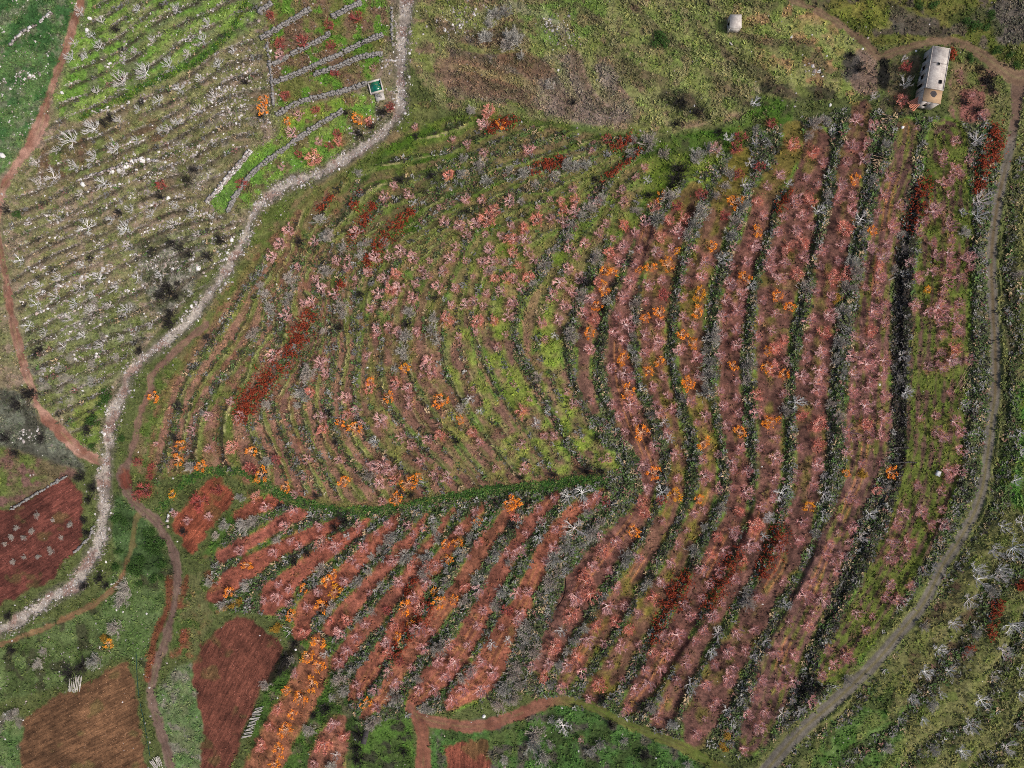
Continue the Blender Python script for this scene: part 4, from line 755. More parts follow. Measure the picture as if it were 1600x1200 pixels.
class MB:
    """collects triangles / quads"""
    def __init__(s): s.v = []; s.t = []; s.q = []; s.n = 0
    def add(s, V, T=(), Q=()):
        V = np.asarray(V, float)
        s.v.append(V)
        if len(T): s.t.append(np.asarray(T, int) + s.n)
        if len(Q): s.q.append(np.asarray(Q, int) + s.n)
        s.n += len(V)
    def tube(s, a, b, ra, rb, k=4):
        a = np.asarray(a, float); b = np.asarray(b, float); d = b - a; d /= np.linalg.norm(d) + 1e-9
        x = np.cross(d, [0, 0, 1.0] if abs(d[2]) < .9 else [1.0, 0, 0]); x /= np.linalg.norm(x); y = np.cross(d, x)
        an = np.arange(k) * 2 * math.pi / k
        ring = np.cos(an)[:, None] * x + np.sin(an)[:, None] * y
        i = np.arange(k); j = (i + 1) % k
        s.add(np.vstack([a + ring * ra, b + ring * rb]), Q=np.stack([i, j, j + k, i + k], 1))
        if k == 4: s.add(b + ring * rb, Q=[[0, 1, 2, 3]])
    def box(s, c, hx, hy, hz, rot=0.0, jit=0.0):
        g = np.array([[x, y, z] for z in (-1, 1) for y in (-1, 1) for x in (-1, 1)], float)
        if jit: g = g + rng.uniform(-jit, jit, g.shape)
        g *= (hx, hy, hz); cr, sr = math.cos(rot), math.sin(rot)
        g = np.stack([g[:, 0]*cr - g[:, 1]*sr, g[:, 0]*sr + g[:, 1]*cr, g[:, 2]], 1) + np.asarray(c)
        s.add(g, Q=[[0,2,3,1],[4,5,7,6],[0,1,5,4],[2,6,7,3],[0,4,6,2],[1,3,7,5]])
    def mesh(s, name, mat, col=None, smooth=False):
        V = np.vstack(s.v); F = []
        if s.t: F.append(np.vstack(s.t))
        if s.q: F.append(np.vstack(s.q))
        return mesh_np(name, V, F, mat, col, smooth)
    def raw(s):
        """vertices and triangles"""
        V = np.vstack(s.v); T = [np.vstack(s.t)] if s.t else []
        if s.q:
            q = np.vstack(s.q); T += [q[:, [0, 1, 2]], q[:, [0, 2, 3]]]
        return V, np.vstack(T)

# ------------------------------------------------------------------ the ground, split along its surfaces
zf = S * (1 - Z / H)
PX = (UU - 800) * zf; PY = -(VV - 600) * zf
PXYZ = np.stack([PX, PY, Z], -1).reshape(-1, 3)
CF = C.reshape(-1, 3)
cell = lambda m: (m[:-1, :-1] + m[1:, :-1] + m[:-1, 1:] + m[1:, 1:]) / 4 > .5
lab = np.zeros((NV - 1, NU - 1), np.int32)
order = [('grass_track', 'grass_track'), ('lower_lane', 'dirt_lane'), ('side_lane', 'dirt_lane'), ('foot_path', 'foot_path'), ('farm_road', 'dirt_road'),
         ('farm_track', 'gravel_track'), ('dirt_track', 'dirt_track'), ('road', 'road'), ('stream', 'stream_bed')]
SURF = [('ground', None)]
for k, nm in order:
    SURF.append((nm, k)); lab[cell(path_f[k][0])] = len(SURF) - 1
for k in FIELDS:
    SURF.append(('ploughed_field', k)); lab[cell(field_f[k])] = len(SURF) - 1
# sides of a terrace strip belong to the terrace soil
jj, ii = np.meshgrid(np.arange(NV - 1), np.arange(NU - 1), indexing='ij')
quad = np.stack([jj * NU + ii, (jj + 1) * NU + ii, (jj + 1) * NU + ii + 1, jj * NU + ii + 1], -1)
M_ground = ground_material('earth_and_grass', .52, .6)
M_track = ground_material('trodden_earth', .28, .25)
M_stream = ground_material('river_stones', .5, .6)
for n, (nm, k) in enumerate(SURF):
    q = quad[lab == n]
    if not len(q): continue
    idx, inv = np.unique(q.ravel(), return_inverse=True)
    if nm == 'ploughed_field': mt = ground_material('ploughed_soil_' + k, .35, .5, FIELDS[k][2])
    else: mt = M_ground if nm in ('ground', 'grass_track') else M_stream if nm == 'stream_bed' else M_track
    me = mesh_np(nm, PXYZ[idx], inv.reshape(-1, 4), mt, CF[idx], True)
    obj(nm, me, kind='structure')

# ------------------------------------------------------------------ scattered growth and stones (uncountable)
def scatter(n, dens):
    """n random spots in the photograph's ground, weighted by the map dens"""
    out = []
    got = 0
    while got < n:
        m = n * 2
        u = rng.uniform(-60, 1660, m); v = rng.uniform(-60, 1260, m)
        k = rng.random(m) < bil(dens, u, v)
        out.append(np.stack([u[k], v[k]], 1)); got += k.sum()
        if k.sum() < m * .003: break
    return np.vstack(out)[:n]
def tufts(name, uv, size, height, tris, colfn, mat, **props):
    """clumps of small upward-spreading blades/leaves"""
    n = len(uv)
    base = ground_arr(uv[:, 0], uv[:, 1])
    sz = size[0] + (size[1] - size[0]) * rng.random(n) ** 2
    c = colfn(uv)
    N = n * tris
    B = np.repeat(base, tris, 0); s = np.repeat(sz, tris)
    az = rng.uniform(0, 2 * math.pi, N); rr = np.sqrt(rng.random(N)) * s * .55
    ctr = B + np.stack([np.cos(az) * rr, np.sin(az) * rr, height * s * rng.uniform(.1, 1, N)], 1)
    az2 = az + rng.normal(0, .8, N); ln = s * rng.uniform(.35, .8, N); wd_ = s * rng.uniform(.12, .3, N)
    tilt = rng.uniform(-.1, .8, N)
    d = np.stack([np.cos(az2) * np.cos(tilt), np.sin(az2) * np.cos(tilt), np.sin(tilt)], 1)
    sd = np.stack([-np.sin(az2), np.cos(az2), rng.uniform(-.5, .5, N)], 1)
    V = np.stack([ctr - sd * wd_[:, None], ctr + sd * wd_[:, None], ctr + d * ln[:, None]], 1).reshape(-1, 3)
    F = np.arange(N * 3).reshape(-1, 3)
    cc = np.repeat(np.repeat(c, tris, 0) * rng.uniform(.72, 1.3, (N, 1)), 3, 0)
    o = obj(name, mesh_np(name, V, F, mat, np.clip(cc, .005, .85)), kind='stuff', **props)
    return o
def pick(pal, w, n):
    P = lin(np.array(pal)); k = rng.choice(len(pal), n, p=np.array(w) / sum(w)); return P[k]
M_grow = tint_material('low_growth', None, .25, attr=True, scale=1.5)
free = np.clip(1 - hard_m * 1.3, 0, 1)
track_free = free * (1 - path_f['grass_track'][0] * .6)
grass_d = track_free * np.clip(.30 + .9 * (G2 - .35), .06, .9) * (1 - strip_m * .72)
for k in 'JKLMNO': grass_d = np.maximum(grass_d, strip_f[k][0] * .38)
grass_d = np.maximum(grass_d, strip_f['A'][0] * .35 * track_free)
def grass_col(uv):
    c = bil(C, uv[:, 0], uv[:, 1])
    n = len(c)
    k = rng.random(n)[:, None]
    tint = np.where(k < .45, [[.95, 1.08, .82]], np.where(k < .75, [[.7, .72, .62]], [[1.35, 1.25, 1.05]]))
    return c * tint
tufts('grass_tufts', scatter(52000, grass_d), (.35, 1.1), .35, 5, grass_col, M_grow, label='low tussocks of grass and weeds all over the slope')
scrub_d = np.maximum((z_right + z_q) * .8, 0)
for k, m in band_f.items(): scrub_d = np.maximum(scrub_d, m * (1.0 if k[0] == 'B' else .5 if BTONE[k][0] != 'green' else .3))
scrub_d = np.maximum(scrub_d * (1 - strip_m), .45 * mid_m * (1 - sstep(f_mid, .08, .3)) * sstep(k1, .25, .45))
scrub_d = np.maximum(scrub_d, .35 * left_m * (1 - sstep(f_left, .10, .32)) * sstep(k1, .30, .55))
scrub_d = np.maximum(scrub_d, .4 * right_m * sstep(f_rt, 0, .12) * (1 - sstep(f_rt, .3, .45)))
scrub_d = np.clip(scrub_d * free, 0, 1)
dark_d = np.maximum.reduce([band_f[k] for k in band_f if BTONE[k][0] == 'dark']) * free * (.25 + .75 * sstep(-VV, -770, -735))
def scrub_col(uv):
    n = len(uv)
    a = pick([(70,82,50), (58,56,48), (108,106,102), (82,106,58), (164,142,110), (124,92,82), (140,138,132), (98,104,70)], [.20, .13, .22, .13, .08, .05, .08, .11], n)
    b = pick([(40,38,36), (56,60,42), (88,85,83), (70,60,52), (120,116,112)], [.36, .24, .18, .13, .09], n)  # darkest palette carries riser shadow besides dead brambles
    k = (bil(dark_d, uv[:, 0], uv[:, 1]) > rng.random(n) * .9)[:, None]
    g = bil(N_big, uv[:, 0], uv[:, 1])[:, None]
    return np.where(k, b, a * (.75 + .5 * g))
tufts('riser_scrub', scatter(30000, scrub_d), (.35, 1.05), .55, 9, scrub_col, M_grow, label='brambles and weeds overgrowing the terrace risers, riser shadow in their dark tones')
heath = np.clip(sstep(UU, 650, 700) * sstep(-UU, -1240, -1180) * sstep(-VV, -200, -180) + sstep(UU, 1540, 1570) + z_left * .5, 0, 1) * free * (1 - strip_m)
def heath_col(uv):
    n = len(uv); c = bil(C, uv[:, 0], uv[:, 1])
    a = pick([(122,122,70), (66,80,42), (150,132,96), (100,88,74), (60,56,50), (96,116,56)], [.2, .26, .16, .16, .12, .1], n)
    return .22 * a + .78 * c * rng.uniform(.55, 1.5, (n, 1))
tufts('heath_cover', scatter(17000, heath * np.clip(N_mid * 1.6 - .35, .08, 1)), (.3, 1.0), .5, 7, heath_col, M_grow, label='low dry heath and herbs on the untilled slopes')
# grass on the green track and bright plots
tr_d = np.clip(path_f['grass_track'][0] + .7 * path_f['green_lane'][0], 0, 1)
tufts('track_grass', scatter(3500, tr_d), (.3, .8), .35, 6, lambda uv: pick([(52,88,36), (78,108,50), (44,64,34), (112,116,70), (94,96,66)], [.34, .26, .18, .12, .1], len(uv)), M_grow, label='lush green grass on the track across the terraces')
# fallen leaves under the orchard trees
LU = []; LC = []
for u, v, r, c in PL:
    k = {'P': 'p', 's': 'p', 'Q': 'q', 'O': 'o', 'Z': 'o', 'Y': 'o', 'R': 'r'}.get(c, c)
    if k not in LIT: continue
    n = int(r * (4 if k == 'p' else 6))
    a = rng.uniform(0, 6.283, n); d = np.abs(rng.normal(0, r * .75, n))
    LU.append(np.stack([u + np.cos(a) * d, v + np.sin(a) * d], 1)); LC.append(np.repeat(lin(LIT[k])[None], n, 0) * rng.uniform(.7, 1.35, (n, 1)))
LU = np.vstack(LU); LC = np.vstack(LC)
tufts('fallen_leaves', LU, (.16, .38), .15, 2, lambda uv: LC, M_grow, label='fallen pink and orange leaves around the orchard trees')
# stones
def stones(name, uv, size, cols, mat, **props):
    n = len(uv); base = ground_arr(uv[:, 0], uv[:, 1])
    o8 = np.array([[1,0,0],[0,1,0],[-1,0,0],[0,-1,0],[0,0,1],[.5,.5,.7],[-.5,.5,.6],[-.4,-.6,.7],[.6,-.5,.6]], float)
    V0 = np.array([[1,0,-.2],[.5,.87,-.2],[-.5,.87,-.2],[-1,0,-.2],[-.5,-.87,-.2],[.5,-.87,-.2],[.45,.3,.75],[-.4,.35,.7],[0,-.5,.8]], float)
    T0 = np.array([[0,1,6],[1,2,7],[1,7,6],[2,3,7],[3,4,8],[3,8,7],[4,5,8],[5,0,6],[5,6,8],[6,7,8]])
    s = size[0] + (size[1] - size[0]) * rng.random(n) ** 3
    V = V0[None] * (1 + rng.uniform(-.3, .3, (n, 9, 3)))
    a = rng.uniform(0, 6.283, n); ca, sa = np.cos(a)[:, None], np.sin(a)[:, None]
    sx = s[:, None] * rng.uniform(.8, 1.5, (n, 1)); sy = s[:, None]
    X = V[..., 0] * sx; Y = V[..., 1] * sy
    P = np.stack([X * ca - Y * sa, X * sa + Y * ca, V[..., 2] * s[:, None] * .7], -1) + base[:, None]
    T = (T0[None] + (np.arange(n) * 9)[:, None, None]).reshape(-1, 3)
    cc = np.repeat(cols * rng.uniform(.7, 1.2, (n, 1)), 9, 0)
    return obj(name, mesh_np(name, P.reshape(-1, 3), T, mat, np.clip(cc, .01, .85)), kind='stuff', **props)
M_stone = tint_material('pale_limestone', None, .25, attr=True, scale=2.5)
row_d = np.zeros(UU.shape, np.float32)
row_n = sstep(vnoise(14, 61, 2), .35, .6)
for p in SR:
    d, sd, w, al = line_field(p, 14)
    row_d = np.maximum(row_d, np.exp(-(d / 3.2) ** 2) * row_n)
row_d = np.maximum(row_d, .9 * left_m * sstep(f_left, .84, .92) * sstep(vnoise(20, 43, 2), .4, .58))
bank = np.exp(-((path_f['stream'][1] - path_f['stream'][3] / 2 - 2) / 5.0) ** 2) * sstep(N_mid, .4, .6)
row_d = np.maximum(row_d, .5 * bank)
heap = lambda u, v, a, b: np.exp(-(((UU - u) / a) ** 2 + ((VV - v) / b) ** 2))
heaps = np.maximum.reduce([heap(205,260,32,11), heap(262,236,18,14), heap(360,140,25,30), heap(300,60,14,12), heap(270,410,45,16), heap(345,385,14,25), heap(870,40,22,14), heap(425,130,8,45), heap(415,185,12,16), heap(605,95,12,12), heap(720,30,28,22), heap(880,60,18,14), heap(290,230,26,12), heap(388,110,14,26), heap(35,680,22,10), heap(1345,60,10,6), heap(1270,110,12,8), heap(350,170,30,26), heap(590,190,12,16), heap(565,205,16,12)])
def stone_col(n): return pick([(182,176,172), (150,142,138), (206,202,198), (120,110,104), (164,148,140)], [.28, .26, .12, .20, .14], n)
uv = scatter(8500, np.clip(row_d + heaps * .5, 0, 1) * free); stones('terrace_stones', uv, (.08, .42), stone_col(len(uv)), M_stone, label='pale loose stones lining the old terraces of the left slope')
uv = scatter(3800, path_f['stream'][0] * np.clip(sstep(vnoise(16, 322, 2), .3, .6) + .15, 0, 1)); stones('stream_stones', uv, (.06, .26), stone_col(len(uv)) * .85, M_stone, label='pale cobbles filling the dry stream bed')
sprinkle = np.clip(.10 + z_left * .5 + z_nw * .25 + .35 * sstep(60 - path_f['stream'][1], 0, 55) + .25 * path_f['dirt_track'][0] + .3 * sstep(-UU, -330, -200) * sstep(VV, 860, 900), 0, 1) * (1 - .85 * strip_m) * np.where(hard_m > .5, .12, 1)
uv = scatter(5200, sprinkle * np.clip(N_mid * 1.8 - .5, .05, 1)); stones('scattered_stones', uv, (.07, .30), stone_col(len(uv)), M_stone, label='small pale stones scattered over the slopes')
# clods and straw on the ploughed fields
fd = np.maximum.reduce(list(field_f.values()))
tufts('field_straw', scatter(3800, fd * .8), (.15, .5), .25, 3, lambda uv: bil(C, uv[:, 0], uv[:, 1]) * np.where(rng.random((len(uv), 1)) < .5, 1.9, .6), M_grow, label='straw and clods on the ploughed fields')
# ------------------------------------------------------------------ trees and bushes
def rot_az(d, a, e):
    """turn direction d by azimuth a and tilt e"""
    az = math.atan2(d[1], d[0]) + a; el = math.asin(max(-1, min(1, d[2]))) + e
    el = max(-.2, min(1.45, el))
    return np.array([math.cos(az) * math.cos(el), math.sin(az) * math.cos(el), math.sin(el)])
def bare_tree(seed, limbs, elev, thick, subs, n_twig, twig_w, trunk_h=.35, twig_len=.34, spread=1.0):
    """unit-radius leafless tree: (trunk and limbs, fine twigs)"""
    global rng
    keep = rng; rng = np.random.default_rng(seed); R = rng
    T = MB(); K = MB()
    lean = R.normal(0, .05, 2)
    top = np.array([lean[0], lean[1], trunk_h])
    T.tube((0, 0, -.25), top, thick * 1.5, thick * 1.15, 5)
    ends = []
    a0 = R.uniform(0, 6.28)
    for i in range(limbs):
        az = a0 + i * 6.283 / limbs + R.normal(0, .16); el = R.uniform(*elev)
        d = np.array([math.cos(az) * math.cos(el), math.sin(az) * math.cos(el), math.sin(el)])
        ln = R.uniform(.75, 1.12) * spread; p = top.copy(); r = thick * R.uniform(.7, 1)
        segs = 3; pts = [p]
        for s in range(segs):
            d2 = rot_az(d, R.normal(0, .16), .10 * s + R.normal(0, .08)); q = p + d2 * ln / segs
            r2 = r * .72; T.tube(p, q, r, r2, 3); p, r, d = q, r2, d2; pts.append(p)
        ends.append((p, d))
        for s in range(subs):
            t = R.uniform(.3, .95); k = min(int(t * segs), segs - 1); f = t * segs - k
            b = pts[k] * (1 - f) + pts[k+1] * f
            sd = rot_az(d, R.choice([-1, 1]) * R.uniform(.4, .95), R.normal(.1, .2)); sl = R.uniform(.28, .5) * (1.15 - .4 * t) * spread
            m = b + sd * sl * .5; e = m + rot_az(sd, R.normal(0, .3), .15) * sl * .5
            rb = thick * (.62 - .3 * t); T.tube(b, m, rb, rb * .75, 3); T.tube(m, e, rb * .75, rb * .4, 3)
            ends += [(m, sd), (e, sd)]
    n = n_twig
    E = [ends[i] for i in R.integers(0, len(ends), n)]
    P = np.array([e[0] for e in E]); D = np.array([rot_az(e[1], R.normal(0, .75), R.normal(.15, .35)) for e in E])
    P = P - D * R.uniform(0, .15, (n, 1)); Ln = twig_len * R.uniform(.5, 1.15, (n, 1))
    W = np.cross(D, R.normal(0, 1, (n, 3))); W /= np.linalg.norm(W, axis=1)[:, None]
    V = np.stack([P - W * twig_w, P + W * twig_w, P + D * Ln], 1).reshape(-1, 3)
    K.add(V, T=np.arange(3 * n).reshape(-1, 3))
    rng = keep
    return T, K, P + D * Ln * .6
def leaf_cloud(seed, pts, n, size, mb):
    R = np.random.default_rng(seed)
    c = pts[R.integers(0, len(pts), n)] + R.normal(0, .09, (n, 3))
    d = R.normal(0, 1, (n, 3)); d[:, 2] *= .5; d /= np.linalg.norm(d, axis=1)[:, None]
    w = np.cross(d, R.normal(0, 1, (n, 3)) + [0, 0, 1.5]); w /= np.linalg.norm(w, axis=1)[:, None]
    s = size * R.uniform(.6, 1.3, (n, 1))
    V = np.stack([c - d * s, c + w * s * .6, c + d * s, c - w * s * .6], 1).reshape(-1, 3)
    mb.add(V, Q=np.arange(4 * n).reshape(-1, 4))
def dome(seed, n, h, fill=.35):
    """points through a lumpy dome of unit radius"""
    R = np.random.default_rng(seed)
    k = 7; lc = np.stack([R.uniform(-.55, .55, k), R.uniform(-.55, .55, k), R.uniform(.25, .7, k) * h], 1); lr = R.uniform(.3, .55, k)
    i = R.integers(0, k, n); d = R.normal(0, 1, (n, 3)); d /= np.linalg.norm(d, axis=1)[:, None]
    return lc[i] + d * lr[i][:, None] * R.uniform(fill, 1, (n, 1)) ** .5 * [1, 1, h * .8]
def bush(seed, stems, twigs, h, w):
    """unit-radius leafless bush: (stems, twig haze)"""
    R = np.random.default_rng(seed)
    T = MB(); K = MB(); ends = []
    for i in range(stems):
        az = R.uniform(0, 6.283); el = math.acos(R.random() ** .7 * .95); ln = R.uniform(.75, 1.1)
        d = np.array([math.cos(az) * math.cos(el), math.sin(az) * math.cos(el), math.sin(el) * h])
        b = np.array([R.normal(0, .14), R.normal(0, .14), -.1]); m = b + d * ln * .55; d2 = rot_az(d / np.linalg.norm(d), R.normal(0, .3), .1); e = m + d2 * ln * .4 * [1, 1, h]
        T.tube(b, m, w * 1.3, w, 3); T.tube(m, e, w, w * .5, 3); ends += [(m, d2), (e, d2), (e, d2)]
    n = twigs
    E = [ends[i] for i in R.integers(0, len(ends), n)]
    P = np.array([e[0] for e in E]) + R.normal(0, .07, (n, 3)); D = np.array([rot_az(e[1], R.normal(0, .8), R.normal(.1, .4)) for e in E])
    W = np.cross(D, R.normal(0, 1, (n, 3))); W /= np.linalg.norm(W, axis=1)[:, None]
    V = np.stack([P - W * w * .75, P + W * w * .75, P + D * R.uniform(.15, .34, (n, 1))], 1).reshape(-1, 3)
    K.add(V, T=np.arange(3 * n).reshape(-1, 3))
    return T, K

M_bark = {'pink': tint_material('pinkish_bark', (232,200,194), .25, per_object=.2), 'salmon': tint_material('salmon_bark', (228,186,170), .25), 'orange': tint_material('tawny_bark', (226,184,150), .25),
          'white': tint_material('silver_bark', (226,223,218), .2, per_object=.15), 'red': tint_material('dark_red_bark', (140,92,88), .3)}
M_twig = {'pink': tint_material('pink_twigs', (228,180,174), .25, per_object=.25), 'salmon': tint_material('salmon_twigs', (230,156,138), .25, per_object=.25), 'red': tint_material('crimson_twigs', (168,88,82), .3, per_object=.25),
          'white': tint_material('pale_twigs', (196,191,186), .25), 'orange': tint_material('orange_leaves', (250,166,50), .3, scale=1.6, rgb2=(228,116,42), per_object=.2), 'yellow': tint_material('amber_leaves', (246,180,48), .3, scale=1.6, rgb2=(206,122,36), per_object=.2)}
M_greyb = [tint_material('grey_stems', (206,199,188), .3, per_object=.2), tint_material('grey_twigs', (190,184,173), .3, per_object=.2)]
M_darkb = [tint_material('dark_stems', (72,68,66), .3), tint_material('charcoal_twigs', (56,53,51), .35)]
M_leaf = {'green': tint_material('evergreen_leaves', (58,84,38), .4, scale=1.5), 'mustard': tint_material('mustard_leaves', (150,116,46), .35, scale=1.5), 'russet': tint_material('russet_leaves', (168,76,50), .45, scale=1.0, rgb2=(104,44,32))}
PROTO = {}
def proto(kind, i):
    if (kind, i) in PROTO: return PROTO[kind, i]
    sd = zlib.crc32(f'{kind}{i}'.encode())
    if kind in ('pink', 'salmon', 'red'):
        T, K, P = bare_tree(sd, 8 + i % 3, (.15, .8), .050, 5, 760 if kind != 'red' else 480, .022, twig_len=.42)
        if kind == 'salmon': leaf_cloud(sd, P, 110, .06, K)
        if kind == 'red': leaf_cloud(sd, P, 130, .07, K)
        mats = (M_bark[kind], M_twig[kind])
    elif kind == 'white':
        T, K, P = bare_tree(sd, 8 + i % 4, (.12, .95), 0.043, 8, 380, .011, trunk_h=.35, twig_len=.38)
        mats = (M_bark['white'], M_twig['white'])
    elif kind in ('orange', 'yellow'):
        T, K0, P = bare_tree(sd, 6 + i % 3 + 2, (.2, .85), .055, 4, 150, .016)
        P = P[np.hypot(P[:, 0], P[:, 1]) > .55] * [1, 1, .85]; K = K0; leaf_cloud(sd, P, 260 if kind == 'orange' else 330, .080, K); mats = (M_bark['orange'], M_twig[kind])
    elif kind == 'grey': T, K = bush(sd, 60, 900, .95, .020); mats = tuple(M_greyb)
    elif kind == 'dark': T, K = bush(sd, 45, 600, .75, .024); mats = tuple(M_darkb)
    else:
        T = MB(); R = np.random.default_rng(sd)
        for j in range(9):
            a = R.uniform(0, 6.28); T.tube((0, 0, -.1), (math.cos(a) * .5, math.sin(a) * .5, R.uniform(.3, .7)), .03, .015, 3)
        K = MB(); leaf_cloud(sd, dome(sd, 700, .8), 700, .075 if kind != 'russet' else .08, K); mats = (M_darkb[0], M_leaf[kind])
    PROTO[kind, i] = (T.mesh('trunk', mats[0]), K.mesh('crown', mats[1]), T, K, mats)
    return PROTO[kind, i]
KIND = {'p': 'pink', 'P': 'pink', 's': 'pink', 'q': 'salmon', 'Q': 'salmon', 'o': 'orange', 'O': 'orange', 'Z': 'orange', 'y': 'yellow', 'Y': 'yellow', 'r': 'red', 'R': 'red',
        'w': 'white', 'W': 'white', 'X': 'white', 'g': 'grey', 'G': 'grey', 'd': 'dark', 'D': 'dark', 'e': 'green', 'E': 'green', 'u': 'mustard', 'j': 'grey'}
NAME = {'pink': 'bare_fruit_tree', 'salmon': 'salmon_fruit_tree', 'orange': 'orange_fruit_tree', 'yellow': 'amber_fruit_tree', 'red': 'crimson_tree', 'white': 'bare_tree',
        'grey': 'grey_bush', 'dark': 'dark_bush', 'green': 'green_bush', 'mustard': 'mustard_bush'}
LOOK = {'pink': 'pinkish bare fruit tree', 'salmon': 'salmon-pink fruit tree', 'orange': 'orange-leaved fruit tree', 'yellow': 'amber-leaved fruit tree', 'red': 'crimson-twigged tree',
        'white': 'silvery bare tree', 'grey': 'grey leafless bush', 'dark': 'dark leafless bush', 'green': 'green leafy bush', 'mustard': 'mustard-leaved bush'}
ORD = 'first second third fourth fifth sixth seventh eighth ninth tenth eleventh twelfth thirteenth fourteenth fifteenth sixteenth seventeenth eighteenth nineteenth'.split()
def ordinal(n):
    if n < 20: return ORD[n-1]
    t, u = divmod(n, 10); T = ['', '', 'twent', 'thirt', 'fort', 'fift', 'sixt', 'sevent', 'eight', 'ninet']
    return (T[t] + 'ieth') if u == 0 else f'{T[t]}y-{ORD[u-1]}'
PLACE = {'A': 'the terrace beside the grey road'}
for i, k in enumerate('BCDEFGHIJKLMNO'): PLACE[k] = f'the {ordinal(i+2)} terrace from the grey road'
for i, k in enumerate(QN): PLACE[k] = f'the {ordinal(i+1)} strip below the grass track'
PLACE['S'] = 'the wide orange strip by the pole stack'; PLACE['S2'] = 'the short red strip at the bottom edge'
PLACE['AR'] = 'the scrub along the grey road'
for i in range(1, 11): PLACE[f'B{i}'] = f'the {ordinal(i)} riser left of the roadside terrace'
for i, k in enumerate('aefghijklmo'): PLACE[k] = f'the {ordinal(i+1)} riser of the rounded hillside'
for i in range(1, 8): PLACE[f't{i}'] = f'the {ordinal(i)} riser of the green upper slope'
for i in range(len(QB)): PLACE[f'qb{i}'] = f'the {ordinal(i+1)} riser below the grass track'
LINES = {**STRIPS, **BANDS, **{f'qb{i}': m for i, m in enumerate(QB)}}
LS = {k: smooth_line(v) for k, v in LINES.items()}
def place_of(u, v, bushy):
    best = None
    for k, p in LS.items():
        d = np.hypot(p[:, 0] - u, p[:, 1] - v); i = int(d.argmin()); s = d[i] - p[i, 2] / 2
        if (k in STRIPS) == bushy: s += 7
        if best is None or s < best[0]: best = (s, k)
    if best[0] < 12: return PLACE[best[1]], 'top'
    stream = np.hypot(STREAM[:, 0] - u, STREAM[:, 1] - v)
    leftside = u < np.interp(v, STREAM[:, 1], STREAM[:, 0])
    if u > 1380 and v > 640 and u > np.interp(v, PATHS['road'][:, 1], PATHS['road'][:, 0]): return 'the slope right of the grey road', 'top'
    if leftside and v < 740: 
        row = int((v + .5 * u) // 42) + 1
        return f'the {ordinal(row)} row of the stony left slope', 'left'
    if leftside: return 'the red field left of the stream', 'top'
    if u < 290 and v > 730: return 'the green ground between stream and gravel track', 'top'
    if v < 215 and u > 1190: return 'the ground around the long house', 'left'
    if v < 230: return 'the heath above the terraces', 'left'
    if v > 1085: return 'the rough ground along the bottom edge', 'left'
    if u < 480 and v > 730: return 'the ground by the red fields', 'top'
    return 'the rounded hillside', 'top'
import collections
bins = collections.defaultdict(list)
for p in PL:
    kd = KIND[p[3]]
    pl, end = place_of(p[0], p[1], kd in ('grey', 'dark', 'green', 'mustard'))
    bins[kd, pl, end].append(p)
by_kind = collections.Counter(KIND[p[3]] for p in PL)
rank = {}
for kd in by_kind:
    for i, p in enumerate(sorted([p for p in PL if KIND[p[3]] == kd], key=lambda p: -p[2])): rank[id(p)] = i
GROUP = {'pink': 'leafless fruit trees of the terraces', 'salmon': 'salmon fruit trees of the terraces', 'orange': 'orange trees of the terraces', 'yellow': 'amber trees of the terraces', 'red': 'crimson trees',
         'white': 'silvery bare trees', 'grey': 'grey bushes on the risers', 'dark': 'dark bushes', 'green': 'green bushes', 'mustard': 'mustard bushes'}
REST = {}
for (kd, pl, end), ps in bins.items():
    ps.sort(key=lambda p: p[1] if end == 'top' else p[0])
    for i, p in enumerate(ps):
        u, v, r, c = p
        R = random.Random(int(u * 131 + v * 7))
        rm = r * MPP * (1 - gz(u, v) / H)
        var = R.randrange(9)
        hgt = {'white': .75, 'grey': .45, 'dark': .4, 'green': .5, 'mustard': .5}.get(kd, .65)
        loc = ground(u, v, hgt * rm)
        me_t, me_k, T, K, mats = proto(kd, var)
        rz = R.uniform(0, 6.28)
        if rank[id(p)] >= 300:
            REST.setdefault(kd, []).append((T, K, loc, rz, rm)); continue
        n = len(ps)
        if n == 1: lb = f'{LOOK[kd]}, the only one on {pl}'
        elif i == n - 1 and n > 2: lb = f'{LOOK[kd]}, last from the {end} on {pl}'
        else: lb = f'{LOOK[kd]}, {ordinal(i+1)} from the {end} on {pl}'
        for x, y in ((' on the ', ' on '), (' from the top', ' from top'), (' from the left', ' from left'), (' the only', ' only')):
            if len(lb.replace('-', ' ').split()) > 16: lb = lb.replace(x, y)
        o = empty(NAME[kd], loc, lb, 'bush' if kd in ('grey', 'dark', 'green', 'mustard') else 'tree', GROUP[kd], rz, rm)
        o.rotation_euler = (R.gauss(0, .10), R.gauss(0, .10), rz); q = R.uniform(.85, 1.15); o.scale = (rm * q, rm / q, rm * R.uniform(.85, 1.2))
        obj('trunk' if kd not in ('grey', 'dark', 'green', 'mustard') else 'stems', me_t, o); obj('crown', me_k, o)
for kd, lst in REST.items():
    V = []; F = []; MI = []; n = 0
    for T, K, loc, rz, s in lst:
        c_, s_ = math.cos(rz), math.sin(rz)
        for j, m in enumerate((T, K)):
            v, t = m.raw()
            V.append(np.stack([v[:, 0]*c_ - v[:, 1]*s_, v[:, 0]*s_ + v[:, 1]*c_, v[:, 2]], 1) * s + loc); F.append(t + n); MI.append(np.full(len(t), j)); n += len(v)
    me = mesh_np('small_' + NAME[kd] + 's', np.vstack(V), np.vstack(F))
    for mt in proto(kd, 0)[4]: me.materials.append(mt)
    me.polygons.foreach_set('material_index', np.concatenate(MI).astype(np.int32))
    obj('small_' + NAME[kd] + 's', me, kind='stuff', label=f'the many smaller {LOOK[kd]}s of the terraces')

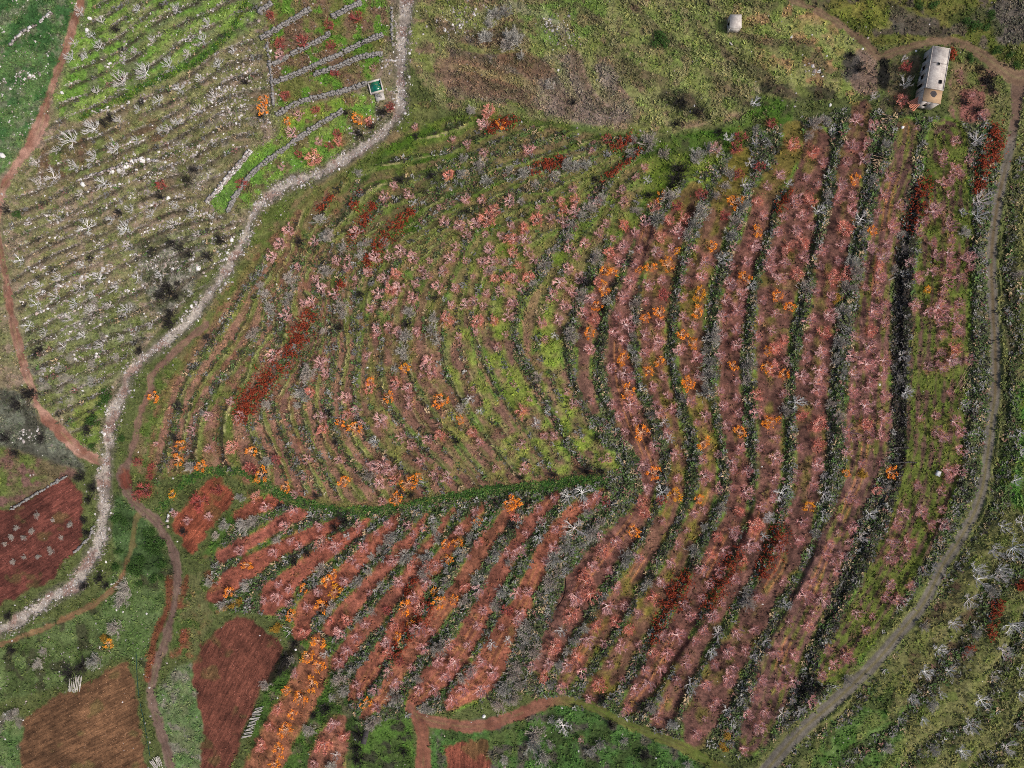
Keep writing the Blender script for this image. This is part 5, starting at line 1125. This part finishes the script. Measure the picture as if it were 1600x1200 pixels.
# russet thickets: line, width, place
THICK = [("485,492,20 472,520,22 455,548,20", 'long russet thicket on the rounded hillside, upper piece'), ("455,553,20 430,580,24 408,606,22", 'long russet thicket on the rounded hillside, middle piece'),
 ("400,612,22 388,630,24 380,650,20", 'long russet thicket on the rounded hillside, lowest piece'), ("642,332,10 614,360,18 590,388,16 576,412,14", 'russet thicket slanting across the green slope below the stream bend'),
 ("582,322,10 570,345,14 548,374,12", 'narrow russet thicket left of the slanting one'), ("564,303,8 549,326,10", 'small russet thicket near the upper path'), ("519,308,7 500,330,9", 'small dark russet thicket nearest the stream'),
 ("763,206,8 782,196,12 802,188,10", 'russet thicket at the top of the green slope'), ("832,268,12 856,258,14 878,250,10", 'russet thicket between grey bushes on the upper slope'), ("962,230,12 984,218,12", 'russet thicket at the top right of the green slope'),
 ("1000,236,6 968,262,8 940,282,7", 'thin russet thicket line below the top lane'), ("1443,284,14 1434,318,18 1418,362,14", 'russet thicket at the head of the dark riser'), ("1552,203,16 1551,235,22 1532,264,18", 'russet thicket beside the big silvery tree at the road'),
 ("1530,275,12 1525,300,12", 'small russet thicket below the big silvery tree'), ("1231,300,10 1216,326,12", 'small russet thicket on the fourth riser'), ("1074,896,16 1056,925,26 1042,948,20", 'russet thicket on the fifth riser'),
 ("1034,958,14 1020,1002,14", 'sparse russet thicket continuing the fifth riser'), ("1149,860,16 1128,905,24 1104,950,20", 'russet thicket on the fourth riser near the bottom'), ("1219,826,18 1205,860,24 1188,896,18", 'russet thicket on the third riser near the bottom'),
 ("672,937,12 660,962,20 640,988,20 617,1022,12", 'long russet thicket among the red strips'), ("648,905,8 635,928,10", 'small russet thicket among the red strips'), ("1557,940,12 1550,968,10 1545,994,8", 'russet thicket on the slope right of the road'),
 ("1505,1018,8 1516,1014,8", 'small russet thicket around a grey bush right of the road'), ("1588,915,10 1600,910,10", 'pink-red thicket at the right edge'), ("536,440,8 531,452,8", 'small dark russet thicket on the rounded hillside'), ("1485,80,6 1484,92,7", 'rusty shrub against the house roof edge')]
for s, lb in THICK:
    p = smooth_line(L(s), 6)
    k = int(len(p) * 34 * np.mean(p[:, 2]) / 14); R = np.random.default_rng(int(p[0, 0] * 10))
    mid = p[len(p) // 2]; o_loc = np.array(ground(mid[0], mid[1], .4))
    i = R.integers(0, len(p), k)
    u = p[i, 0] + R.normal(0, .42, k) * p[i, 2]; v = p[i, 1] + R.normal(0, .42, k) * p[i, 2]
    ok = vnoise(6.5, 88, 2, u, v) > .39
    u, v = u[ok], v[ok]; k = len(u)
    base = ground_arr(u, v) - o_loc
    lc = MB(); st = MB()
    cl = base + np.stack([np.zeros(k), np.zeros(k), R.uniform(.35, 1.1, k)], 1)
    leaf_cloud(int(p[0, 1] * 10), cl, k * 8, .115, lc)
    for b, c2 in list(zip(base, cl))[::2]: st.tube(b - [0, 0, .1], c2 + R.normal(0, .2, 3), .03, .015, 3)
    t = empty('russet_thicket', o_loc, lb, 'thicket', 'russet thickets on the risers')
    obj('stems', st.mesh('stems', M_darkb[1]), t, kind='stuff'); obj('foliage', lc.mesh('foliage', M_leaf['russet']), t)
# ------------------------------------------------------------------ walls, house, hut, cistern, piles
M_wall = tint_material('drystone_grey', (134,130,126), .4, scale=1.8)
M_conc = tint_material('weathered_concrete', (204,196,186), .14, scale=.6, rgb2=(160,150,144))
M_conc2 = tint_material('stained_render', (176,170,164), .25, scale=.9)
M_tan = tint_material('tan_roof_screed', (170,142,112), .25, scale=.7)
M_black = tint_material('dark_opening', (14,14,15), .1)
M_soot = tint_material('soot', (70,66,66), .3, scale=2)
M_pole = tint_material('weathered_poles', (176,170,162), .4, scale=1.5)
M_wood = tint_material('bleached_branches', (178,150,122), .25, scale=1.5)
M_plank = tint_material('red_planks', (210,140,112), .3, scale=1.5)
M_white = tint_material('white_plastic', (232,230,226), .05)
M_pipe = tint_material('dark_green_pipe', (40,66,60), .1)
WLAB = {'d1': 'short drystone wall nearest the top edge left of the stream', 'd2': 'drystone wall of the second green plot from the top', 'd3': 'short drystone wall at the top edge near the stream',
 'd4': 'dark drystone wall below the crimson trees', 'd5': 'long drystone wall crossing the brown plot', 'd6': 'low drystone wall ending at the stream above the cistern', 'd7': 'drystone wall running up to the cistern',
 'd8': 'longest drystone wall between the bright green plots', 'd9': 'pale drystone wall at the left of the bright green plots', 'n1': 'tumbled stone wall running down the plots', 'n2': 'stone wall along the stream at the top edge',
 'x1': 'pale field wall along the upper side of the red field', 'x2': 'short white wall at the corner of the red plot', 'x3': 'tumbled boulder wall on the left slope', 'x4': 'pale stone wall in the dark green corner', 'x5': 'short stone wall beside the stream near the red field'}
for k, p in WL.items():
    q = smooth_line(p, 6); R = np.random.default_rng(zlib.crc32(k.encode()))
    mid = q[len(q) // 2]; o_loc = np.array(ground(mid[0], mid[1]))
    mb = MB(); seg = np.hypot(*np.diff(q[:, :2], axis=0).T); tot = seg.sum(); cum = np.concatenate([[0], np.cumsum(seg)])
    s = 0.0
    courses = 3 if k[0] == 'd' else 2
    while s < tot:
        u = np.interp(s, cum, q[:, 0]); v = np.interp(s, cum, q[:, 1]); i = min(int(np.searchsorted(cum, s)), len(q) - 1); e = q[i, :2] - q[i-1, :2]; a = math.atan2(-e[1], e[0])
        ln = R.uniform(.35, .8)
        for cse in range(courses):
            for side in ((-1, 1) if courses == 3 else (0,)):
                if R.random() < (.12 if k[0] == 'd' else .3): continue
                uu = u - math.sin(a) * side * 1.5 + R.normal(0, .6); vv = v - math.cos(a) * side * 1.5 + R.normal(0, .6)
                g = np.array(ground(uu, vv)) - o_loc
                mb.box(g + [0, 0, .12 + cse * .3 + R.normal(0, .05)], ln * .5, R.uniform(.16, .3), R.uniform(.13, .2), a + R.normal(0, .25), .28)
        s += ln / MPP * .95
    t = empty('drystone_wall', o_loc, WLAB[k], 'wall', 'drystone walls')
    obj('stones', mb.mesh('stones', M_stone if k in ('x2', 'x3', 'x4', 'd9') else M_wall, np.repeat(stone_col(mb.n // 8), 8, 0)), t, kind='stuff')
# boulders one can pick out
for i, (u, v, r) in enumerate([(197,260,5.5), (222,250,6), (206,253,4.5), (130,288,4.5), (186,266,4), (175,268,4), (4,243,5), (263,310,4.5), (140,29,3.5), (136,47,3.5), (310,419,5), (270,421,4), (303,404,4), (97,145,3), (362,375,4), (1297,164,2.6), (1410,199,2.6), (756,1119,3.4), (462,1015,2.2)]):
    R = np.random.default_rng(900 + i); bm = MB()
    an = np.linspace(0, 6.283, 9)[:-1]; rm = r * MPP
    rings = []
    for zz, rr in ((-.3, 1.0), (.35, 1.05), (.75, .75), (.95, .3)):
        rings.append(np.stack([np.cos(an) * rr * rm * R.uniform(.8, 1.15, 8), np.sin(an) * rr * rm * .8 * R.uniform(.8, 1.15, 8), np.full(8, zz * rm * .8)], 1))
    Vv = np.vstack(rings + [np.array([[0, 0, rm * .82]])]); Q = []; T = []
    for a in range(3):
        for b in range(8): Q.append([a*8+b, a*8+(b+1) % 8, (a+1)*8+(b+1) % 8, (a+1)*8+b])
    for b in range(8): T.append([24+b, 24+(b+1) % 8, 32])
    bm.add(Vv, T=T, Q=Q)
    where = ['largest pale boulder of the tumbled wall', 'pale boulder at the right of the tumbled wall', 'pale boulder in the middle of the tumbled wall', 'pale boulder at the lower end of the tumbled wall', 'small pale boulder of the tumbled wall, upper', 'small pale boulder of the tumbled wall, lower',
             'white boulder at the left photo edge by the dirt track', 'white boulder below the tumbled wall', 'white boulder right of the dirt track near the top', 'white boulder below another one right of the dirt track', 'white boulder right of the dark bushes by the stream', 'white boulder among the dark bushes',
             'white boulder above the stream path near dark bushes', 'white boulder beside the dirt track fork', 'white boulder against the stream bank', 'white stone near the upper end of the third terrace', 'white stone below the long house', 'white stone above the dirt lane at the bottom', 'white stone on the red strip by crossed posts'][i]
    o = obj('boulder', bm.mesh('boulder', M_stone, np.repeat(lin((214,210,206))[None], len(Vv), 0)), None, label=where, category='boulder', group='pale boulders')
    o.location = ground(u, v); o.rotation_euler = (0, 0, R.uniform(0, 6))

def frame_of(u0, v0, u1, v1):
    """world rotation of the picture direction"""
    return math.atan2(-(v1 - v0), u1 - u0)
def part(name, mb, mat, parent): return obj(name, mb.mesh(name, mat), parent)

# long house at the top right: local x = across, y = along (towards the top of the picture)
zr = gz(1466, 120) + 3.1
ca = at(1457.5, 72.5, zr); cb = at(1485, 76, zr); cc = at(1473, 139, zr); cd = at(1447.5, 138.5, zr); ce = at(1471, 161, zr - .25); cf = at(1441, 158, zr - .25)
mid_s = (cc + cd) / 2; mid_n = (ca + cb) / 2
ang = math.atan2((mid_n - mid_s)[1], (mid_n - mid_s)[0]) - math.pi / 2
Lh = float(np.linalg.norm((mid_n - mid_s)[:2])); Wh = float(np.linalg.norm((cb - ca)[:2]))
zg = gz(1458, 130) - .35
house = empty('long_house', (mid_s[0], mid_s[1], zg), 'long flat-roofed concrete house with stained roof and planks at its end', 'house', None, ang)
hw = Wh / 2; hh = zr - zg; th = .2
def wall_with_holes(mb, x0, y0, x1, y1, z0, z1, holes, t=.2):
    """wall along a line, with rectangular openings (s0,s1,zlo,zhi) cut by building it in pieces"""
    ln = math.hypot(x1 - x0, y1 - y0); a = math.atan2(y1 - y0, x1 - x0); ex, ey = math.cos(a), math.sin(a)
    xs = sorted({0, ln, *[h[0] for h in holes], *[h[1] for h in holes]}); 
    for s0, s1 in zip(xs[:-1], xs[1:]):
        zz = [(z0, z1)]
        for h in holes:
            if h[0] <= s0 + 1e-6 and h[1] >= s1 - 1e-6: zz = [(z0, h[2]), (h[3], z1)]
        for lo, hi in zz:
            if hi - lo < .01: continue
            sm = (s0 + s1) / 2
            mb.box((x0 + ex * sm, y0 + ey * sm, (lo + hi) / 2), (s1 - s0) / 2, t / 2, (hi - lo) / 2, a)
w = MB()
H1 = hh - .18
wall_with_holes(w, -hw + .1, 0.1, -hw + .1, Lh - .1, 0, H1, [(.8, 1.7, 0, 2.0), (2.6, 3.6, .9, 2.0), (4.6, 5.6, .9, 2.0), (6.6, 7.4, 0, 2.0)])
wall_with_holes(w, hw - .1, 0.1, hw - .1, Lh - .1, 0, H1, [(1.5, 2.4, .9, 2.0), (5, 5.9, .9, 2.0)])
wall_with_holes(w, -hw + .2, Lh - .1, hw - .2, Lh - .1, 0, H1, [])
part('wall', w, M_conc2, house)
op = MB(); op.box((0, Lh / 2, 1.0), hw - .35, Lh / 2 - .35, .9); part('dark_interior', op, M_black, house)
r = MB(); r.box((0, Lh / 2, hh - .09), hw + .06, Lh / 2 + .05, .09); roof = part('roof', r, M_conc, house)
r = MB()
for sx in (-1, 1): r.box((sx * (hw - .01), Lh / 2, hh + .05), .06, Lh / 2 + .02, .05)
r.box((0, Lh - .01, hh + .05), hw - .08, .06, .05); r.box((0, .02, hh + .05), hw - .08, .06, .05)
part('parapet', r, M_conc, roof)
r = MB(); r.box((-.1, Lh * .62, hh + .012), hw - .15, .035, .012); part('roof_joint', r, M_soot, roof)
for (x, y, sx, sy, nm) in ((-.05, Lh * .595, .2, .24, 'roof_hatch'), (.95, Lh * .18, .2, .3, 'rubble')):
    r = MB(); r.box((x, y, hh + .1), sx + .07, sy + .07, .1); h_ = part(nm, r, M_soot if nm == 'rubble' else M_conc2, roof)
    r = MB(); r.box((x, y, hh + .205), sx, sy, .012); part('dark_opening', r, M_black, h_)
# annex on the lower end: tan roof, window in its end wall
La = float(np.linalg.norm((((ce + cf) / 2) - mid_s)[:2]))
w = MB(); ha = hh - .25 - .14
wall_with_holes(w, -hw + .05, -La + .1, hw - .05, -La + .1, 0, ha, [(1.1, 1.95, 1.0, 1.85)])
wall_with_holes(w, -hw + .15, -La + .22, -hw + .15, -.02, 0, ha, [])
wall_with_holes(w, hw - .15, -La + .22, hw - .15, -.02, 0, ha, [])
ann = part('annex_wall', w, M_conc, house)
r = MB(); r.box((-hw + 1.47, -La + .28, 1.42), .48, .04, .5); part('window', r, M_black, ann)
r = MB(); r.box((0, -La / 2, hh - .32), hw + .05, La / 2 + .03, .07); an_r = part('annex_roof', r, M_tan, house)
r = MB(); an8 = np.linspace(0, 6.283, 13)[:-1]
r.add(np.vstack([np.stack([.1 + np.cos(an8) * .62 * rng.uniform(.8, 1.2, 12), -La * .35 + np.sin(an8) * .7 * rng.uniform(.8, 1.2, 12), np.full(12, hh - .244)], 1), [[.1, -La * .35, hh - .235]]]), T=[[i, (i+1) % 12, 12] for i in range(12)])
part('soot_stain', r, M_soot, an_r)
# red planks leaning off the house's lower left corner
for i in range(13):
    a0 = at(1441 + i * .35 + rng.normal(0, .6), 149 + i * .5 + rng.normal(0, 1.0), zg + 1.5 + .05 * i); b0 = at(1417 + i * .75 + rng.normal(0, .7), 161 + i * 1.1 + rng.normal(0, .9), max(gz(1421, 166), zg + .2) + .35 + .04 * i)
    m = MB(); c0 = (a0 + b0) / 2; m.tube(a0 - b0, (0, 0, 0), .10, .10, 4)
    o = obj('plank', m.mesh('plank', M_plank), None, label=f'reddish plank leaning at the house corner, {ordinal(i+1)} from the left', category='plank', group='planks leaning at the house'); o.location = b0
# small hut
zt = gz(1149, 45) + 2.2
h0 = at(1141, 23, zt); h1 = at(1158.5, 23, zt); h2 = at(1158.5, 43, zt)
hwid = abs(h1[0] - h0[0]) / 2; hlen = abs(h1[1] - h2[1]) / 2; hc = (h0 + h2) / 2; hz = gz(1149, 45) - .2
hut = empty('small_hut', (hc[0], hc[1], hz), 'small white concrete hut standing alone on the heath', 'hut'); hgt = zt - hz
w = MB()
wall_with_holes(w, -hwid + .1, -hlen, -hwid + .1, hlen, 0, hgt - .14, [(hlen * .7, hlen * .7 + .85, .2, 1.8)])
wall_with_holes(w, hwid - .1, -hlen, hwid - .1, hlen, 0, hgt - .14, [])
wall_with_holes(w, -hwid + .2, -hlen + .1, hwid - .2, -hlen + .1, 0, hgt - .14, []); wall_with_holes(w, -hwid + .2, hlen - .1, hwid - .2, hlen - .1, 0, hgt - .14, [])
part('wall', w, M_conc, hut)
w = MB(); w.box((0, 0, hgt - .07), hwid + .05, hlen + .05, .07); part('roof', w, M_conc, hut)
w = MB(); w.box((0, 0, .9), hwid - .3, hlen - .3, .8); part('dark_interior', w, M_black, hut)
w = MB()
for i in range(4): w.tube((-.9 + i * .12, 0, .1), (-.3 + i * .1, -.75, .14), .06, .06, 4)
o = obj('short_boards', w.mesh('short_boards', M_pole), None, label='few pale boards on the ground below the small hut', category='boards'); o.location = ground(1145, 66)
# cistern with green water
zc = gz(587, 138)
q = [at(574, 127, zc + .8), at(594.5, 121.5, zc + .8), at(599, 142.5, zc + .8), at(578.5, 146, zc + .8)]
cen = sum(q) / 4; aC = math.atan2((q[1] - q[0])[1], (q[1] - q[0])[0]); wx = np.linalg.norm((q[1] - q[0])[:2]) / 2; wy = np.linalg.norm((q[3] - q[0])[:2]) / 2
cis = empty('cistern', (cen[0], cen[1], zc - .5), 'square open concrete cistern filled with teal green water', 'cistern', None, aC)
w = MB(); tt = .13
for sx in (-1, 1): w.box((sx * (wx - tt), 0, .65), tt, wy, .65)
for sy in (-1, 1): w.box((0, sy * (wy - tt), .65), wx - 2 * tt - .004, tt, .65)
part('rim_wall', w, M_conc, cis)
mw, tw, bw = new_mat('green_pool_water'); bw.inputs['Base Color'].default_value = (*lin((10, 106, 84)), 1); bw.inputs['Roughness'].default_value = .08; bw.inputs['Specular IOR Level'].default_value = .5
gw = nd(tw, 'ShaderNodeTexCoord').outputs['Object']; tw.links.new(ramp(tw, noise_out(tw, gw, .7, 2), [(.35, tuple(lin((8, 78, 76)))), (.7, tuple(lin((10, 128, 84))))]), bw.inputs['Base Color'])
w = MB(); w.box((0, 0, .8), wx - 2 * tt, wy - 2 * tt, .02); part('water', w, mw, cis)
w = MB(); w.box((.35, -wy - .95, .45), wx - .55, .93, .45); part('platform', w, M_conc2, cis)
w = MB(); w.box((.1, -wy - .75, 1.0), .35, .3, .1, .4, .2); w.box((.5, -wy - 1.1, .98), .2, .3, .08, .9, .2); part('rubble', w, M_wall, cis)
# piles of poles, branches and boards
def pile(name, label, cat, u, v, n, length, ang_deg, spread_len, spread_ang, rad, mat, layers=2, jit=8):
    """n straight poles side by side; ang_deg = lie of each pole in the picture, spread along spread_ang"""
    loc = np.array(ground(u, v)); t = empty(name, loc, label, cat); R = np.random.default_rng(int(u * v))
    sa = math.radians(spread_ang)
    for i in range(n):
        s = (i / max(1, n - 1) - .5) * spread_len; a = math.radians(ang_deg + R.normal(0, jit)); l = length * R.uniform(.75, 1.1) / 2
        c = np.array([math.cos(sa) * s, math.sin(sa) * s, rad + (i % layers) * rad * 1.7]) + R.normal(0, .05, 3) * [1, 1, .3]
        g0 = gz(u + c[0] / MPP, v - c[1] / MPP) - loc[2]; c[2] += g0 + .12
        d = np.array([math.cos(a), math.sin(a), R.normal(0, .03)]) * l
        m = MB(); m.tube(c - d, c + d, rad, rad * .8, 4); part('pole', m, mat, t)
pile('pole_stack', 'stack of pale poles beside the dark ploughed field', 'poles', 396, 1128, 26, 2.3, 12, 8.2, 66, .11, M_pole, 3, 9)
pile('pole_stack', 'stack of pale poles beside the gravel track at the bottom edge', 'poles', 245, 1191, 13, 2.6, -60, 2.6, 30, .10, M_pole, 2, 9)
pile('board_pile', 'pile of grey upright boards at the edge of the brown field', 'boards', 118, 1068, 14, 4.2, 84, 3.2, 8, .11, M_pole, 2, 5)
pile('crossed_posts', 'few crossed white posts in the green corner by the field', 'posts', 449, 984, 5, 2.6, 55, 1.8, 120, .07, M_pole, 2, 40)
pile('branch_pile', 'pile of pruned poles below the long house', 'branches', 1388, 187, 9, 4.0, -12, 1.5, 80, .06, M_wood, 3, 14)
pile('branch_pile', 'pile of pruned branches on the terrace above a grey bush', 'branches', 1377, 253, 9, 4.6, 8, 1.6, 85, .055, M_wood, 3, 14)
pile('long_canes', 'long pale canes lying at the edge of the roadside terrace', 'canes', 1508, 592, 6, 6.5, 66, 2.0, 0, .05, M_wood, 2, 18)
pile('fallen_pole', 'thin pale pole lying across the dark riser', 'pole', 1401, 432, 2, 4.2, 25, .3, 115, .045, M_pole, 1, 4)
w = MB(); w.box((0, 0, .3), .42, .55, .3, -.35); o = obj('white_crate', w.mesh('white_crate', M_white), None, label='white crate on the terrace beside the grey road', category='crate'); o.location = ground(1464.5, 739.5)
w.__init__(); w.box((0, 0, .25), .6, 1.7, .3, -.25); w.box((-.0, .3, .58), .5, .1, .04, -.25); o = obj('concrete_slab', w.mesh('concrete_slab', M_soot), None, label='dark concrete slab among dark bushes by the short red strip', category='slab'); o.location = ground(571, 1150)
def hose(name, label, cat, s, rad, mat, up=.1):
    q = smooth_line(L(s), 6); mb = MB(); P = [np.array(ground(a[0], a[1])) + [0, 0, up] for a in q]; o0 = P[0].copy()
    for a, b in zip(P[:-1], P[1:]): mb.tube(a - o0, b - o0, rad, rad, 5)
    o = obj(name, mb.mesh(name, mat), None, label=label, category=cat); o.location = o0
hose('water_pipe', 'dark green water pipe running down beside the brown field', 'pipe', "213,1018,1 215,1060,1 218,1090,1 226,1130,1 235,1182,1", .09, M_pipe, .15)
hose('black_hose', 'black hose curving at the edge of a red terrace', 'hose', "884,904,1 883,922,1 878,938,1 868,951,1", .06, M_black, .12)
for (u, v, lb) in ((1411, 699, 'upper low dark wall across the dark riser'), (1412, 722, 'lower low dark wall across the dark riser')):
    w = MB()
    for i in range(9): w.box((-2.2 + i * .55, rng.normal(0, .04), .3), .29, .14, .35, rng.normal(0, .06), .12)
    t = empty('low_stone_wall', ground(u, v), lb, 'wall'); obj('stones', w.mesh('stones', M_darkb[0]), t, kind='stuff')
